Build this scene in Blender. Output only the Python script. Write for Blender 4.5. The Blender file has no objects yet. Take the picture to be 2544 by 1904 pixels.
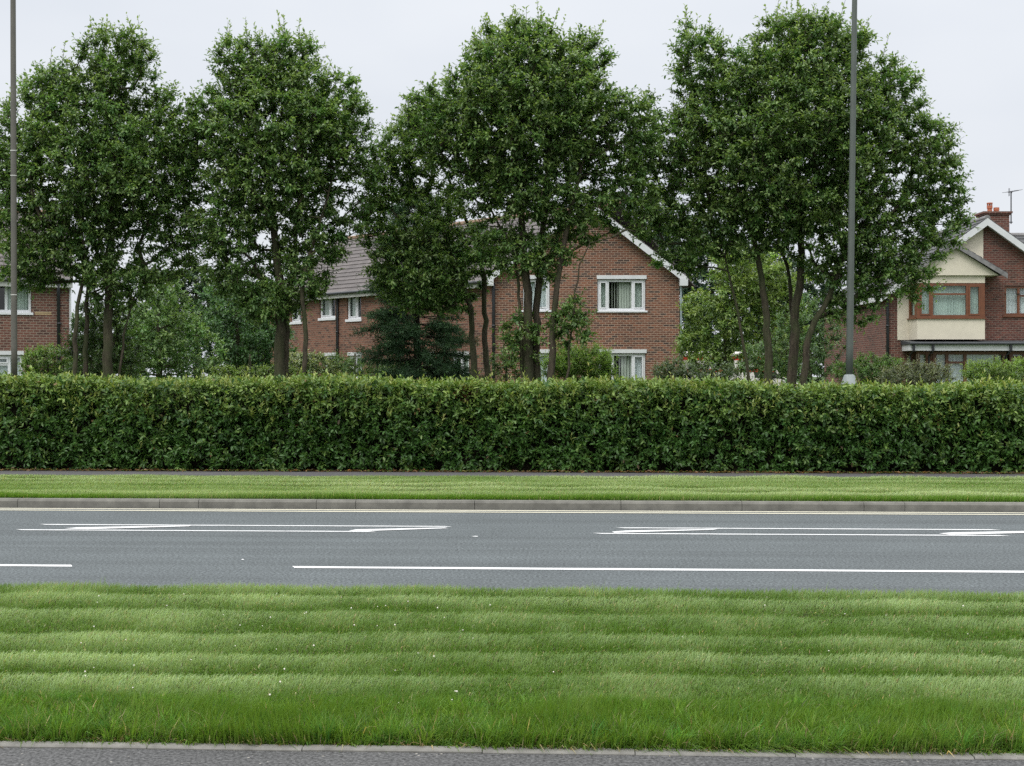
import bpy, math, random
import numpy as np
from mathutils import Vector
rng = np.random.default_rng(11)
random.seed(5)
S = bpy.context.scene
COL = S.collection
R = math.radians

# ------------------------------------------------------------------ camera frame
F, CX, HY, CAMZ, TH = 3533.0, 1272.0, 930.0, 1.7, R(2.69)
CT, ST = math.cos(TH), math.sin(TH)
def w(lat, d, z):                      # lateral / depth seen from the camera's spot -> world
    return (lat*CT - d*ST, lat*ST + d*CT, z)
def at(px, py, d):
    return w((px-CX)/F*d, d, CAMZ+(HY-py)/F*d)
def gnd(px, py, z=0.0):
    d = (CAMZ-z)*F/(py-HY)
    return w((px-CX)/F*d, d, z)

# ------------------------------------------------------------------ object helpers
def empty(name, loc, rz=0.0):
    o = bpy.data.objects.new(name, None); COL.objects.link(o)
    o.location = loc; o.rotation_euler = (0, 0, rz); o.empty_display_size = 0.3
    return o
def tag(o, label=None, cat=None, group=None, kind=None):
    if label: o['label'] = label
    if cat: o['category'] = cat
    if group: o['group'] = group
    if kind: o['kind'] = kind
    return o
def link(name, me, mat, parent=None):
    o = bpy.data.objects.new(name, me); COL.objects.link(o)
    for m in (mat if isinstance(mat, (list, tuple)) else [mat]): me.materials.append(m)
    if parent: o.parent = parent
    return o

def np_mesh(name, verts, polys, col=None, smooth=False):
    """verts (n,3); polys = list of (m,k) index arrays, any k"""
    me = bpy.data.meshes.new(name)
    verts = np.ascontiguousarray(verts, dtype=np.float32)
    me.vertices.add(len(verts)); me.vertices.foreach_set('co', verts.ravel())
    loops = np.concatenate([p.ravel() for p in polys]).astype(np.int32)
    tot = np.concatenate([np.full(len(p), p.shape[1], np.int32) for p in polys])
    start = np.concatenate([[0], np.cumsum(tot)[:-1]]).astype(np.int32)
    me.loops.add(len(loops)); me.loops.foreach_set('vertex_index', loops)
    me.polygons.add(len(tot)); me.polygons.foreach_set('loop_start', start)
    me.polygons.foreach_set('loop_total', tot)
    if smooth: me.polygons.foreach_set('use_smooth', np.ones(len(tot), bool))
    me.update(calc_edges=True)
    if col is not None:
        a = me.color_attributes.new('col', 'FLOAT_COLOR', 'POINT')
        c = np.ones((len(verts), 4), np.float32); c[:, :3] = col
        a.data.foreach_set('color', c.ravel())
    return me

class MB:
    def __init__(s): s.v = []; s.f = []; s.m = []
    def add(s, vs, fs, mi=0):
        b = len(s.v); s.v += [tuple(map(float, p)) for p in vs]
        for f in fs: s.f.append([b+i for i in f]); s.m.append(mi)
        return s
    def quad(s, a, b, c, d, mi=0): return s.add([a, b, c, d], [(0, 1, 2, 3)], mi)
    def obox(s, o, u, v, n, x0, x1, y0, y1, z0, z1, mi=0):
        o, u, v, n = (np.array(q, float) for q in (o, u, v, n))
        P = [o+u*x+n*y+v*z for z in (z0, z1) for y in (y0, y1) for x in (x0, x1)]
        return s.add(P, [(0,2,3,1), (4,5,7,6), (0,1,5,4), (2,6,7,3), (0,4,6,2), (1,3,7,5)], mi)
    def box(s, x0, x1, y0, y1, z0, z1, mi=0):
        return s.obox((0,0,0), (1,0,0), (0,0,1), (0,1,0), x0, x1, y0, y1, z0, z1, mi)
    def prism(s, poly, off, mi=0):     # poly: list of 3d points, off: extrusion vector
        n = len(poly); q = [tuple(np.array(p, float)+np.array(off, float)) for p in poly]
        fs = [tuple(range(n-1, -1, -1)), tuple(range(n, 2*n))] + [(i, (i+1) % n, n+(i+1) % n, n+i) for i in range(n)]
        return s.add(list(poly)+q, fs, mi)
    def tube(s, pts, rad, n=10, cap=True, mi=0):
        pts = [np.array(p, float) for p in pts]; b = []; 
        if not hasattr(rad, '__len__'): rad = [rad]*len(pts)
        V = []; prev = None
        for i, p in enumerate(pts):
            t = pts[min(i+1, len(pts)-1)]-pts[max(i-1, 0)]; t = t/np.linalg.norm(t)
            a = np.array([1., 0, 0]) if prev is None else prev
            if abs(a @ t) > .95: a = np.array([0, 1., 0])
            a = a-t*(a @ t); a /= np.linalg.norm(a); prev = a; c = np.cross(t, a)
            for k in range(n):
                g = 2*math.pi*k/n; V.append(p+rad[i]*(math.cos(g)*a+math.sin(g)*c))
        fs = [(i*n+k, i*n+(k+1) % n, (i+1)*n+(k+1) % n, (i+1)*n+k) for i in range(len(pts)-1) for k in range(n)]
        if cap: fs += [tuple(range(n-1, -1, -1)), tuple(range((len(pts)-1)*n, len(pts)*n))]
        return s.add(V, fs, mi)
    def build(s, name, mat, parent=None, smooth=False, bevel=0):
        me = bpy.data.meshes.new(name); me.from_pydata(s.v, [], s.f); me.update()
        me.polygons.foreach_set('material_index', s.m)
        uv = me.uv_layers.new(name='UVMap'); up = Vector((0, 0, 1))
        for p in me.polygons:
            n = p.normal; t = up.cross(n)
            t = t.normalized() if t.length > 0.02 else Vector((1, 0, 0))
            if t.x < -1e-4 or (abs(t.x) < 1e-4 and t.y < 0): t = -t
            b = n.cross(t)
            if b.z < 0 or (abs(b.z) < 1e-4 and b.y < 0): b = -b
            for li in p.loop_indices:
                q = me.vertices[me.loops[li].vertex_index].co
                uv.data[li].uv = (q.dot(t), q.dot(b))
        if smooth: me.polygons.foreach_set('use_smooth', [True]*len(me.polygons))
        o = link(name, me, mat, parent)
        if bevel:
            m = o.modifiers.new('bevel', 'BEVEL'); m.width = bevel; m.segments = 2; m.limit_method = 'ANGLE'
        return o

# ------------------------------------------------------------------ materials
def newmat(name):
    m = bpy.data.materials.new(name); m.use_nodes = True; nt = m.node_tree
    b = nt.nodes['Principled BSDF']; return m, nt, b
def nd(nt, t, **k):
    n = nt.nodes.new(t)
    for a, v in k.items(): setattr(n, a, v)
    return n
def noise(nt, vec, scale, detail=4, rough=.55):
    n = nd(nt, 'ShaderNodeTexNoise'); n.inputs['Scale'].default_value = scale
    n.inputs['Detail'].default_value = detail; n.inputs['Roughness'].default_value = rough
    if vec is not None: nt.links.new(vec, n.inputs['Vector'])
    return n.outputs['Fac']
def ramp(nt, fac, stops):
    r = nd(nt, 'ShaderNodeValToRGB'); e = r.color_ramp.elements
    while len(e) < len(stops): e.new(.5)
    for i, (p, c) in enumerate(stops):
        e[i].position = p; e[i].color = (c[0], c[1], c[2], 1) if hasattr(c, '__len__') else (c, c, c, 1)
    nt.links.new(fac, r.inputs[0]); return r.outputs[0]
def mix(nt, mode, fac, a, b):
    n = nd(nt, 'ShaderNodeMix', data_type='RGBA', blend_type=mode)
    for i, v in ((0, fac), (6, a), (7, b)):
        if hasattr(v, 'is_linked'): nt.links.new(v, n.inputs[i])
        else: n.inputs[i].default_value = v if i == 0 else (*v, 1)
    return n.outputs[2]
def coords(nt, kind='Object', scale=None):
    c = nd(nt, 'ShaderNodeTexCoord').outputs[kind]
    if scale:
        m = nd(nt, 'ShaderNodeMapping'); m.inputs['Scale'].default_value = scale
        nt.links.new(c, m.inputs[0]); c = m.outputs[0]
    return c
def bump(nt, b, h, strength=.3, dist=.01):
    n = nd(nt, 'ShaderNodeBump'); n.inputs['Strength'].default_value = strength; n.inputs['Distance'].default_value = dist
    nt.links.new(h, n.inputs['Height']); nt.links.new(n.outputs[0], b.inputs['Normal'])

def m_plain(name, c, rough=.6, var=.12, scale=3, metal=0, spec=.5):
    m, nt, b = newmat(name)
    co = coords(nt)
    f = noise(nt, co, scale, 6, .6)
    nt.links.new(ramp(nt, f, [(.3, [q*(1-var) for q in c]), (.7, [min(1, q*(1+var)) for q in c])]), b.inputs['Base Color'])
    b.inputs['Roughness'].default_value = rough; b.inputs['Metallic'].default_value = metal
    b.inputs['Specular IOR Level'].default_value = spec
    return m
def m_asphalt(name, c, speck=.35, track=True, scale=90, chips=0):
    m, nt, b = newmat(name); co = coords(nt)
    f = noise(nt, co, scale, 3, .7)
    base = ramp(nt, f, [(.32, [q*(1-speck) for q in c]), (.5, c), (.68, [q*(1+speck*1.3) for q in c])])
    if track:
        st = coords(nt, 'Object', (.035, 1.5, 1))
        base = mix(nt, 'MULTIPLY', 1.0, base, ramp(nt, noise(nt, st, 1.6, 5, .6), [(.3, .77), (.7, 1.14)]))
    base = mix(nt, 'MULTIPLY', 1.0, base, ramp(nt, noise(nt, co, .7, 5, .6), [(.3, .88), (.7, 1.08)]))
    if chips:
        v = nd(nt, 'ShaderNodeTexVoronoi'); v.inputs['Scale'].default_value = chips; nt.links.new(co, v.inputs['Vector'])
        k = ramp(nt, v.outputs['Distance'], [(.10, 1.0), (.16, 0.0)])
        sel = ramp(nt, noise(nt, co, 14, 2), [(.54, 0.0), (.6, 1.0)])
        kk = mix(nt, 'MULTIPLY', 1.0, k, sel)
        base = mix(nt, 'MIX', kk, base, (.34, .32, .28))
    nt.links.new(base, b.inputs['Base Color']); b.inputs['Roughness'].default_value = .85
    b.inputs['Specular IOR Level'].default_value = .3
    bump(nt, b, f, .5, .006); return m
def m_brick(name, c1, c2, mortar, bw, bh, ms=.012, dark=(.06, .028, .022)):
    m, nt, b = newmat(name)
    t = nd(nt, 'ShaderNodeTexBrick'); t.inputs['Scale'].default_value = 1
    t.inputs['Brick Width'].default_value = bw; t.inputs['Row Height'].default_value = bh
    t.inputs['Mortar Size'].default_value = ms; t.inputs['Mortar Smooth'].default_value = .1
    t.inputs['Color1'].default_value = (*c1, 1); t.inputs['Color2'].default_value = (*c2, 1); t.inputs['Mortar'].default_value = (*mortar, 1)
    uv = coords(nt, 'UV'); nt.links.new(uv, t.inputs['Vector'])
    t2 = nd(nt, 'ShaderNodeTexBrick')
    for k in ('Brick Width', 'Row Height', 'Scale'): t2.inputs[k].default_value = t.inputs[k].default_value
    t2.inputs['Mortar Size'].default_value = 0; t2.inputs['Bias'].default_value = -.15
    t2.inputs['Color1'].default_value = (0, 0, 0, 1); t2.inputs['Color2'].default_value = (1, 1, 1, 1)
    mp = nd(nt, 'ShaderNodeMapping'); mp.inputs['Location'].default_value = (bw*14, bh*22, 0); nt.links.new(uv, mp.inputs[0]); nt.links.new(mp.outputs[0], t2.inputs['Vector'])
    sel = ramp(nt, t2.outputs['Color'], [(.45, 0.), (.80, .9)])
    notm = ramp(nt, t.outputs['Fac'], [(.0, 1.), (.6, 0.)])
    base = mix(nt, 'MIX', mix(nt, 'MULTIPLY', 1., sel, notm), t.outputs['Color'], dark)
    base = mix(nt, 'MULTIPLY', 1., base, ramp(nt, noise(nt, uv, .6, 5, .6), [(.3, .82), (.7, 1.12)]))
    base = mix(nt, 'MULTIPLY', 1., base, ramp(nt, noise(nt, uv, 25, 3, .6), [(.3, .85), (.7, 1.12)]))
    nt.links.new(base, b.inputs['Base Color']); b.inputs['Roughness'].default_value = .85
    inv = ramp(nt, t.outputs['Fac'], [(0, 1.), (1, 0.)]); bump(nt, b, inv, .6, .012)
    return m
def m_tile(name, c):
    m, nt, b = newmat(name); uv = coords(nt, 'UV')
    t = nd(nt, 'ShaderNodeTexBrick'); t.inputs['Scale'].default_value = 1; t.inputs['Brick Width'].default_value = .33; t.inputs['Row Height'].default_value = .3
    t.inputs['Mortar Size'].default_value = .008; nt.links.new(uv, t.inputs['Vector'])
    t.inputs['Color1'].default_value = (*[q*.85 for q in c], 1); t.inputs['Color2'].default_value = (*[q*1.12 for q in c], 1); t.inputs['Mortar'].default_value = (*[q*.45 for q in c], 1)
    base = mix(nt, 'MULTIPLY', 1., t.outputs['Color'], ramp(nt, noise(nt, uv, 1.4, 6, .65), [(.3, .75), (.72, 1.18)]))
    base = mix(nt, 'MIX', ramp(nt, noise(nt, uv, 9, 5, .7), [(.6, 0.), (.72, .4)]), base, (.16, .16, .10))
    nt.links.new(base, b.inputs['Base Color']); b.inputs['Roughness'].default_value = .8
    return m
def m_leaf(name, rough=.42, trans=.28, spec=.45, tint=(1.25, 1.3, .6)):
    m, nt, b = newmat(name)
    a = nd(nt, 'ShaderNodeAttribute', attribute_name='col').outputs['Color']
    nt.links.new(a, b.inputs['Base Color']); b.inputs['Roughness'].default_value = rough
    b.inputs['Specular IOR Level'].default_value = spec
    tr = nd(nt, 'ShaderNodeBsdfTranslucent'); nt.links.new(mix(nt, 'MULTIPLY', 1., a, tint), tr.inputs[0])
    ms = nd(nt, 'ShaderNodeMixShader'); ms.inputs[0].default_value = trans
    nt.links.new(b.outputs[0], ms.inputs[1]); nt.links.new(tr.outputs[0], ms.inputs[2])
    nt.links.new(ms.outputs[0], nt.nodes['Material Output'].inputs[0]); return m
def m_bark(name, c1, c2, green=.0):
    m, nt, b = newmat(name); co = coords(nt, 'Object', (6, 6, 1.2))
    f = noise(nt, co, 3.5, 7, .7)
    base = ramp(nt, f, [(.3, c1), (.7, c2)])
    if green: base = mix(nt, 'MIX', ramp(nt, noise(nt, coords(nt), 2.2, 4), [(.42, 0.), (.62, green)]), base, (.05, .075, .025))
    nt.links.new(base, b.inputs['Base Color']); b.inputs['Roughness'].default_value = .9
    b.inputs['Specular IOR Level'].default_value = .2; bump(nt, b, f, .9, .03); return m
def m_glass(name):
    m, nt, b = newmat(name); nt.nodes.remove(b)
    tr = nd(nt, 'ShaderNodeBsdfTransparent'); tr.inputs[0].default_value = (.86, .92, .9, 1)
    gl = nd(nt, 'ShaderNodeBsdfGlossy'); gl.inputs['Roughness'].default_value = .02
    lw = nd(nt, 'ShaderNodeLayerWeight'); pw = nd(nt, 'ShaderNodeMath', operation='POWER'); nt.links.new(lw.outputs['Facing'], pw.inputs[0]); pw.inputs[1].default_value = 4.5
    fr = nd(nt, 'ShaderNodeMath', operation='MULTIPLY_ADD'); nt.links.new(pw.outputs[0], fr.inputs[0]); fr.inputs[1].default_value = .7; fr.inputs[2].default_value = .07
    bp = nd(nt, 'ShaderNodeBump'); bp.inputs['Strength'].default_value = .04; nt.links.new(noise(nt, coords(nt), 2.), bp.inputs['Height']); nt.links.new(bp.outputs[0], gl.inputs['Normal'])
    s = nd(nt, 'ShaderNodeMixShader'); nt.links.new(fr.outputs[0], s.inputs[0]); nt.links.new(tr.outputs[0], s.inputs[1]); nt.links.new(gl.outputs[0], s.inputs[2])
    nt.links.new(s.outputs[0], nt.nodes['Material Output'].inputs[0]); return m
def m_soil(name, c1, c2, scale=6):
    m, nt, b = newmat(name); co = coords(nt)
    f = noise(nt, co, scale, 8, .7)
    nt.links.new(ramp(nt, f, [(.35, c1), (.65, c2)]), b.inputs['Base Color']); b.inputs['Roughness'].default_value = .95
    b.inputs['Specular IOR Level'].default_value = .1; bump(nt, b, f, .8, .03); return m
def m_paint(name, c, wear=.25):
    m, nt, b = newmat(name); co = coords(nt)
    f = noise(nt, co, 60, 4, .75); g = noise(nt, co, 3, 3)
    base = mix(nt, 'MIX', ramp(nt, f, [(.60, 0.), (.72, wear)]), c, (.16, .16, .16))
    base = mix(nt, 'MULTIPLY', 1., base, ramp(nt, g, [(.3, .88), (.7, 1.)]))
    nt.links.new(base, b.inputs['Base Color']); b.inputs['Roughness'].default_value = .7; return m

M = dict(
    road=m_asphalt('road_asphalt', (.083, .095, .099), .65, True, 42),
    path_near=m_asphalt('path_asphalt', (.066, .066, .066), .8, False, 60, 24),
    path_far=m_asphalt('far_path_asphalt', (.078, .076, .078), .3, True, 60),
    kerb=m_plain('kerb_concrete', (.138, .134, .118), .9, .3, 5),
    edging=m_plain('edging_concrete', (.155, .15, .135), .9, .3, 9),
    white=m_paint('white_road_paint', (.62, .63, .63)), yellow=m_paint('cream_road_paint', (.58, .55, .43)),
    soil=m_soil('soil', (.03, .022, .015), (.085, .062, .042)),
    turf=m_soil('turf_thatch', (.028, .036, .012), (.065, .075, .026), 40),
    lawn=m_soil('lawn_ground', (.04, .07, .02), (.07, .11, .035), 3),
    brick=m_brick('red_brick', (.198, .076, .040), (.125, .052, .032), (.33, .235, .175), .205, .0755, .010, (.04, .030, .026)),
    brick_wing=m_brick('pale_red_brick', (.225, .098, .062), (.15, .062, .040), (.20, .145, .105), .225, .085, .012),
    brick_left=m_brick('plum_brick', (.17, .068, .047), (.115, .047, .036), (.24, .185, .145), .2, .083, .012),
    brick_right=m_brick('dark_red_brick', (.165, .056, .038), (.105, .036, .027), (.20, .145, .115), .2, .075, .010),
    brick_cream=m_plain('cream_brick', (.38, .28, .16), .8, .2, 9),
    tile=m_tile('grey_roof_tile', (.105, .092, .088)), tile_dark=m_tile('slate_roof_tile', (.07, .072, .075)),
    ridge=m_plain('brown_ridge_tile', (.20, .13, .085), .85, .25, 6),
    upvc=m_plain('white_upvc', (.66, .67, .69), .35, .04, 2), fascia=m_plain('white_fascia', (.58, .59, .60), .5, .07, 3),
    dirty=m_plain('weathered_white', (.50, .50, .47), .6, .15, 4),
    brownframe=m_plain('brown_timber', (.150, .052, .022), .4, .18, 8),
    cream=m_plain('cream_render', (.61, .56, .455), .9, .06, 4),
    lead=m_plain('weathered_lead', (.17, .165, .165), .75, .35, 7),
    black=m_plain('black_pipe', (.018, .02, .024), .4, .1), bluegrey=m_plain('pale_pipe', (.30, .36, .38), .45, .1),
    canopy=m_plain('dark_felt', (.045, .05, .056), .6, .2, 3),
    glass=m_glass('window_glass'),
    net=m_plain('net_curtain', (.74, .76, .78), .9, .05), green_curtain=m_plain('green_curtain', (.42, .50, .46), .9, .06),
    grey_curtain=m_plain('grey_curtain', (.58, .62, .58), .9, .08), blind=m_plain('blind_fabric', (.46, .47, .42), .9, .05),
    terra=m_plain('terracotta', (.38, .12, .065), .8, .12, 10), dark_metal=m_plain('dark_metal', (.05, .05, .055), .5, .1, 3, .6),
    pole=m_plain('pole_green_grey', (.078, .092, .082), .5, .12, 4), pole_brown=m_plain('pole_brown_grey', (.10, .095, .08), .55, .14, 4),
    galv=m_plain('galvanised', (.26, .29, .29), .5, .1, 8),
    bark=m_bark('tree_bark', (.020, .017, .012), (.10, .082, .058), .5),
    bark_tan=m_bark('tan_bark', (.035, .028, .018), (.15, .12, .08), .35),
    bark_pine=m_bark('pine_bark', (.015, .012, .010), (.05, .04, .03)),
    leaf=m_leaf('tree_leaf', .42, .36, .5), hedge_leaf=m_leaf('hedge_leaf', .42, .26, .45), needle=m_leaf('needle', .6, .1, .25),
    grass=m_leaf('grass_blade', .5, .38, .3, (1.2, 1.25, .6)),
    twig=m_soil('hedge_core_dark', (.006, .006, .004), (.022, .020, .011), 12),  # dark colour of the added light-blocking hedge core
    vanwhite=m_plain('van_white', (.74, .72, .68), .3, .03), vanred=m_plain('van_red', (.48, .045, .025), .35, .06),
    tyre=m_plain('tyre_rubber', (.02, .02, .02), .9, .1), petal=m_plain('clover_white', (.72, .68, .60), .8, .08, 30),
)
EXEC_SETTING = True
# ------------------------------------------------------------------ setting: ground, road, paths
def sheet(name, x0, x1, y0, y1, z, mat, nx=1, ny=1, zf=None):
    xs = np.linspace(x0, x1, nx+1); ys = np.linspace(y0, y1, ny+1)
    X, Y = np.meshgrid(xs, ys, indexing='ij'); Z = np.full_like(X, z) if zf is None else z+zf(X, Y)
    V = np.stack([X, Y, Z], -1).reshape(-1, 3)
    i, j = np.meshgrid(np.arange(nx), np.arange(ny), indexing='ij'); k = (i*(ny+1)+j).ravel()
    o = link(name, np_mesh(name, V, [np.stack([k, k+ny+1, k+ny+2, k+1], 1)], smooth=nx > 1), mat)
    return tag(o, kind='structure')
Y_EDGE0, Y_EDGE1 = 5.985, 6.05        # near edging stones
Y_ROAD0, Y_ROAD1 = 10.52, 17.78      # carriageway
Y_KERB1, Y_VERGE1, Y_PATH1 = 17.92, 22.02, 23.12
sheet('ground', -600, 600, -200, 900, -.06, M['lawn'])
sheet('garden_lawn', -90, 90, 24.4, 120, .06, M['lawn'])
sheet('road', -90, 90, Y_ROAD0-.3, Y_ROAD1+.05, 0, M['road'])
sheet('near_footpath', -60, 60, 2.0, Y_EDGE0, .10, M['path_near'])
sheet('far_footpath', -90, 90, Y_VERGE1-.05, Y_PATH1, .10, M['path_far'])
sheet('soil_bed', -90, 90, Y_PATH1, 24.6, .085, M['soil'], 400, 8, lambda x, y: .03*np.sin(x*7.1+y*3)*np.sin(x*2.3-y*9))
def wav(x): return .09*np.sin(x*.55+.6)+.06*np.sin(x*1.43+2.)+.03*np.sin(x*3.7)
def stripe(x, y):                    # mowing ridges of the near verge, -1 (trough) .. 1 (crest), fading out in the long front grass
    ph = y-wav(x)*.18+.022*np.sin(x*.9+y*2.1)+.03*np.sin(x*.37-y*1.3+1)+.010*np.sin(x*4.3+y*5)+.006*np.sin(x*11+y*3)
    ph = ph+.07*np.sin(2*np.pi*(ph-8.0)/2.3)
    f = ((ph-9.40)/.66) % 1.0
    s = np.where(f < .86, 2*(f/.86)**1.25-1, 1-2*(f-.86)/.14)
    amp = .72+.28*np.sin(x*.62+y*2.3)*np.sin(y*1.1+1.2*np.sin(x*.3))
    return s*amp*np.clip((y-6.6)/.9, 0, 1)*np.clip((Y_ROAD0+.05-y)/.45, .0, 1)
def near_z(x, y): return .021*stripe(x, y)+.006*np.sin(x*.7)*np.sin(y*1.1)
sheet('near_verge', -14, 14, Y_EDGE1-.02, Y_ROAD0, .085, M['turf'], 240, 260, near_z)
def stripe2(x, y):
    ph = y-.7*wav(x*.7)+.06*np.sin(x*.6+y*2)+.05*np.sin(x*.23-y)
    return np.cos(2*np.pi*(ph-19.)/.72)*(.55+.45*np.sin(x*.4+y*2.3))
sheet('far_verge', -90, 90, Y_KERB1-.02, Y_VERGE1, .095, M['turf'], 400, 60, lambda x, y: .012*stripe2(x, y))
mb = MB(); x = -60.0; r = random.Random(3)
while x < 60:
    L = r.choice((.915, .915, 1.83, .5, 1.5)); g = .003
    mb.prism([(x+g, Y_ROAD1, -.05), (x+g, Y_ROAD1, .085), (x+g, Y_ROAD1+.02, .112), (x+g, Y_KERB1, .114), (x+g, Y_KERB1, -.05)], (L-2*g, 0, 0)); x += L
tag(mb.build('kerb', M['kerb']), kind='structure')
mb = MB(); x = -14.0
while x < 14:
    L = r.uniform(.62, .8); g = .002; dz = r.uniform(-.012, -.006)
    mb.prism([(x+g, Y_EDGE0+.0, .05), (x+g, Y_EDGE0, .112+dz), (x+g, Y_EDGE0+.008, .119+dz), (x+g, Y_EDGE1-.008, .119+dz), (x+g, Y_EDGE1, .112), (x+g, Y_EDGE1, .05)], (L-2*g, r.uniform(-.006, .006), 0)); x += L
tag(mb.build('edging_stones', M['edging']), kind='structure')
# road markings: flat painted sheets
def marking(name, pts, mat=None, z=.004):
    P = [(*gnd(px, py)[:2], z) for px, py in pts]
    mb = MB(); mb.add(P, [tuple(range(len(P)))])
    me_o = mb.build(name, mat or M['white']); tag(me_o, kind='structure'); return me_o
def strip(name, xa, xb, y0, y1, mat, ta=.0, tb=.0):
    mb = MB(); n = 40; r = random.Random(int(xa*10)); P = []; Q = []
    for i in range(n+1):
        xx = xa+(xb-xa)*i/n; e = .006
        P.append((xx, y0+r.uniform(-e, e), .004)); Q.append((xx, y1+r.uniform(-e, e), .004))
    P[0] = (xa+ta, P[0][1], .004); Q[-1] = (xb-tb, Q[-1][1], .004)
    mb.add(P+Q[::-1], [(i, i+1, 2*n-i, 2*n+1-i) for i in range(n)])
    return tag(mb.build(name, mat), kind='structure')
X_ = lambda px, py: gnd(px, py)[0]
strip('double_yellow_line', -60, 60, 17.62, 17.71, M['yellow']); strip('double_yellow_line', -60, 60, 17.41, 17.50, M['yellow'])
strip('lane_line', -13, X_(190, 1405), 12.345, 12.46, M['white'], 0, .05)
strip('lane_line', X_(722, 1410), 20, 12.345, 12.46, M['white'], .05, 0)
strip('hatch_border_line', X_(98, 1303), X_(1125, 1310), 15.755, 15.83, M['white'], .1, .1)
strip('hatch_border_line', X_(40, 1316), X_(937, 1323), 15.205, 15.28, M['white'], .1, .1)
strip('hatch_border_line', X_(1529, 1312.4), X_(2494, 1319.6), 15.705, 15.78, M['white'], .1, .1)
strip('hatch_border_line', X_(1472, 1327), X_(2509, 1332), 15.14, 15.215, M['white'], .1, .1)
marking('hatch_diagonal', [(160, 1314.6), (190, 1311.8), (476, 1306.8), (470, 1309), (260, 1315), (217, 1316.4)], z=.006)
marking('hatch_diagonal', [(866, 1320.4), (884, 1316.8), (1105, 1312.2), (1112, 1314), (905, 1321)], z=.006)
marking('hatch_diagonal', [(1520, 1322.6), (1555, 1319.6), (1785, 1315.8), (1772, 1318), (1600, 1323), (1526, 1325.4)], z=.006)
marking('hatch_diagonal', [(2333, 1327), (2360, 1324.5), (2640, 1319), (2640, 1323), (2400, 1329.6), (2360, 1330)], z=.006)
marking('road_paint_fragment', [(1171, 1334), (1178, 1332.6), (1188, 1333), (1186, 1334.6)])
marking('road_paint_fragment', [(599, 1391.5), (602, 1390), (607, 1391), (604, 1392.5)])

# ------------------------------------------------------------------ foliage primitives (all numpy)
def unit(a): return a/np.maximum(np.linalg.norm(a, axis=-1, keepdims=True), 1e-9)
def leaf_geo(pos, dirn, nrm, L, W, droop=.18):
    """oval leaf of two folded halves: base, l1, l2, tip, r2, r1"""
    d = unit(dirn); s = unit(np.cross(d, nrm)); n = np.cross(s, d); L = L[:, None]; W = W[:, None]
    q = [pos, pos+d*L*.3+s*W*.46+n*W*.16, pos+d*L*.68+s*W*.40+n*(W*.14-L*droop*.4), pos+d*L-n*L*droop,
         pos+d*L*.68-s*W*.40+n*(W*.14-L*droop*.4), pos+d*L*.3-s*W*.46+n*W*.16]
    return np.stack(q, 1)
def leaves_mesh(name, V, col):
    n = len(V); b = (np.arange(n)*6)[:, None]
    q1 = b+np.array([[0, 1, 2, 3]]); q2 = b+np.array([[0, 3, 4, 5]])
    return np_mesh(name, V.reshape(-1, 3), [np.concatenate([q1, q2])], np.repeat(col, 6, 0))
def twig_leaves(o, d, ln, nl, L, W, g, spread=.9, flat=.7):
    """leaves along twigs: o,d (n,3), ln (n,). returns verts, twig id, position along twig"""
    n = len(o); t = (np.arange(nl)+.6)/nl
    t = np.clip(t[None]+g.normal(0, .06, (n, nl)), .05, 1.05)
    P = o[:, None]+d[:, None]*(ln[:, None]*t)[..., None]
    P = P+g.normal(0, .012, P.shape)
    a = g.uniform(0, 2*np.pi, (n, 1))+np.arange(nl)[None]*2.4+g.normal(0, .3, (n, nl))
    ref = np.where(np.abs(d[:, 2:3]) > .9, np.array([[1., 0, 0]]), np.array([[0, 0, 1.]]))
    u = unit(np.cross(d, ref)); v = np.cross(d, u)
    side = u[:, None]*np.cos(a)[..., None]+v[:, None]*np.sin(a)[..., None]
    ld = unit(side*spread+d[:, None]*(.35+.9*t[..., None]**2)+g.normal(0, .22, P.shape))
    nr = unit(np.array([0, 0, 1.])*flat+d[:, None]*.5+g.normal(0, .35, P.shape))
    LL = L*g.uniform(.65, 1.2, (n, nl))*(1.05-.35*np.abs(t-.45)); WW = W/L*LL*g.uniform(.85, 1.15, (n, nl))
    V = leaf_geo(P.reshape(-1, 3), ld.reshape(-1, 3), nr.reshape(-1, 3), LL.ravel(), WW.ravel())
    return V, np.repeat(np.arange(n), nl), t.ravel()
def vary(c, n, g, amt=.25, hue=.10):
    k = np.exp(g.normal(0, amt, (n, 1))); h = g.normal(0, hue, (n, 1))
    return np.clip(np.array(c)[None]*k*np.concatenate([1+h, 1+h*.2, 1-h*.6], 1), .003, .9)
def segs_mesh(A, B, ra, rb, sides=5):
    d = unit(B-A); ref = np.where(np.abs(d[:, 2:3]) > .9, np.array([[1., 0, 0]]), np.array([[0, 0, 1.]]))
    u = unit(np.cross(d, ref)); v = np.cross(d, u); ang = np.arange(sides)*2*np.pi/sides
    ring = u[:, None]*np.cos(ang)[None, :, None]+v[:, None]*np.sin(ang)[None, :, None]
    V = np.concatenate([A[:, None]+ring*ra[:, None, None], B[:, None]+ring*rb[:, None, None]], 1)
    b = (np.arange(len(A))*2*sides)[:, None]; k = np.arange(sides); k2 = (k+1) % sides
    q = np.stack([k, k2, k2+sides, k+sides], 1)
    return V.reshape(-1, 3), (b[:, :, None]+q[None]).reshape(-1, 4)
def resample(pts, step):
    pts = np.array(pts, float); out = [pts[0]]
    # smooth Catmull-Rom through the control points
    P = np.vstack([2*pts[0]-pts[1], pts, 2*pts[-1]-pts[-2]])
    for i in range(1, len(P)-2):
        n = max(2, int(np.linalg.norm(P[i+1]-P[i])/step))
        for k in range(1, n+1):
            t = k/n; a, b, c, d = P[i-1:i+3]
            out.append(.5*((2*b)+(-a+c)*t+(2*a-5*b+4*c-d)*t*t+(-a+3*b-3*c+d)*t**3))
    return np.array(out)

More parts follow.
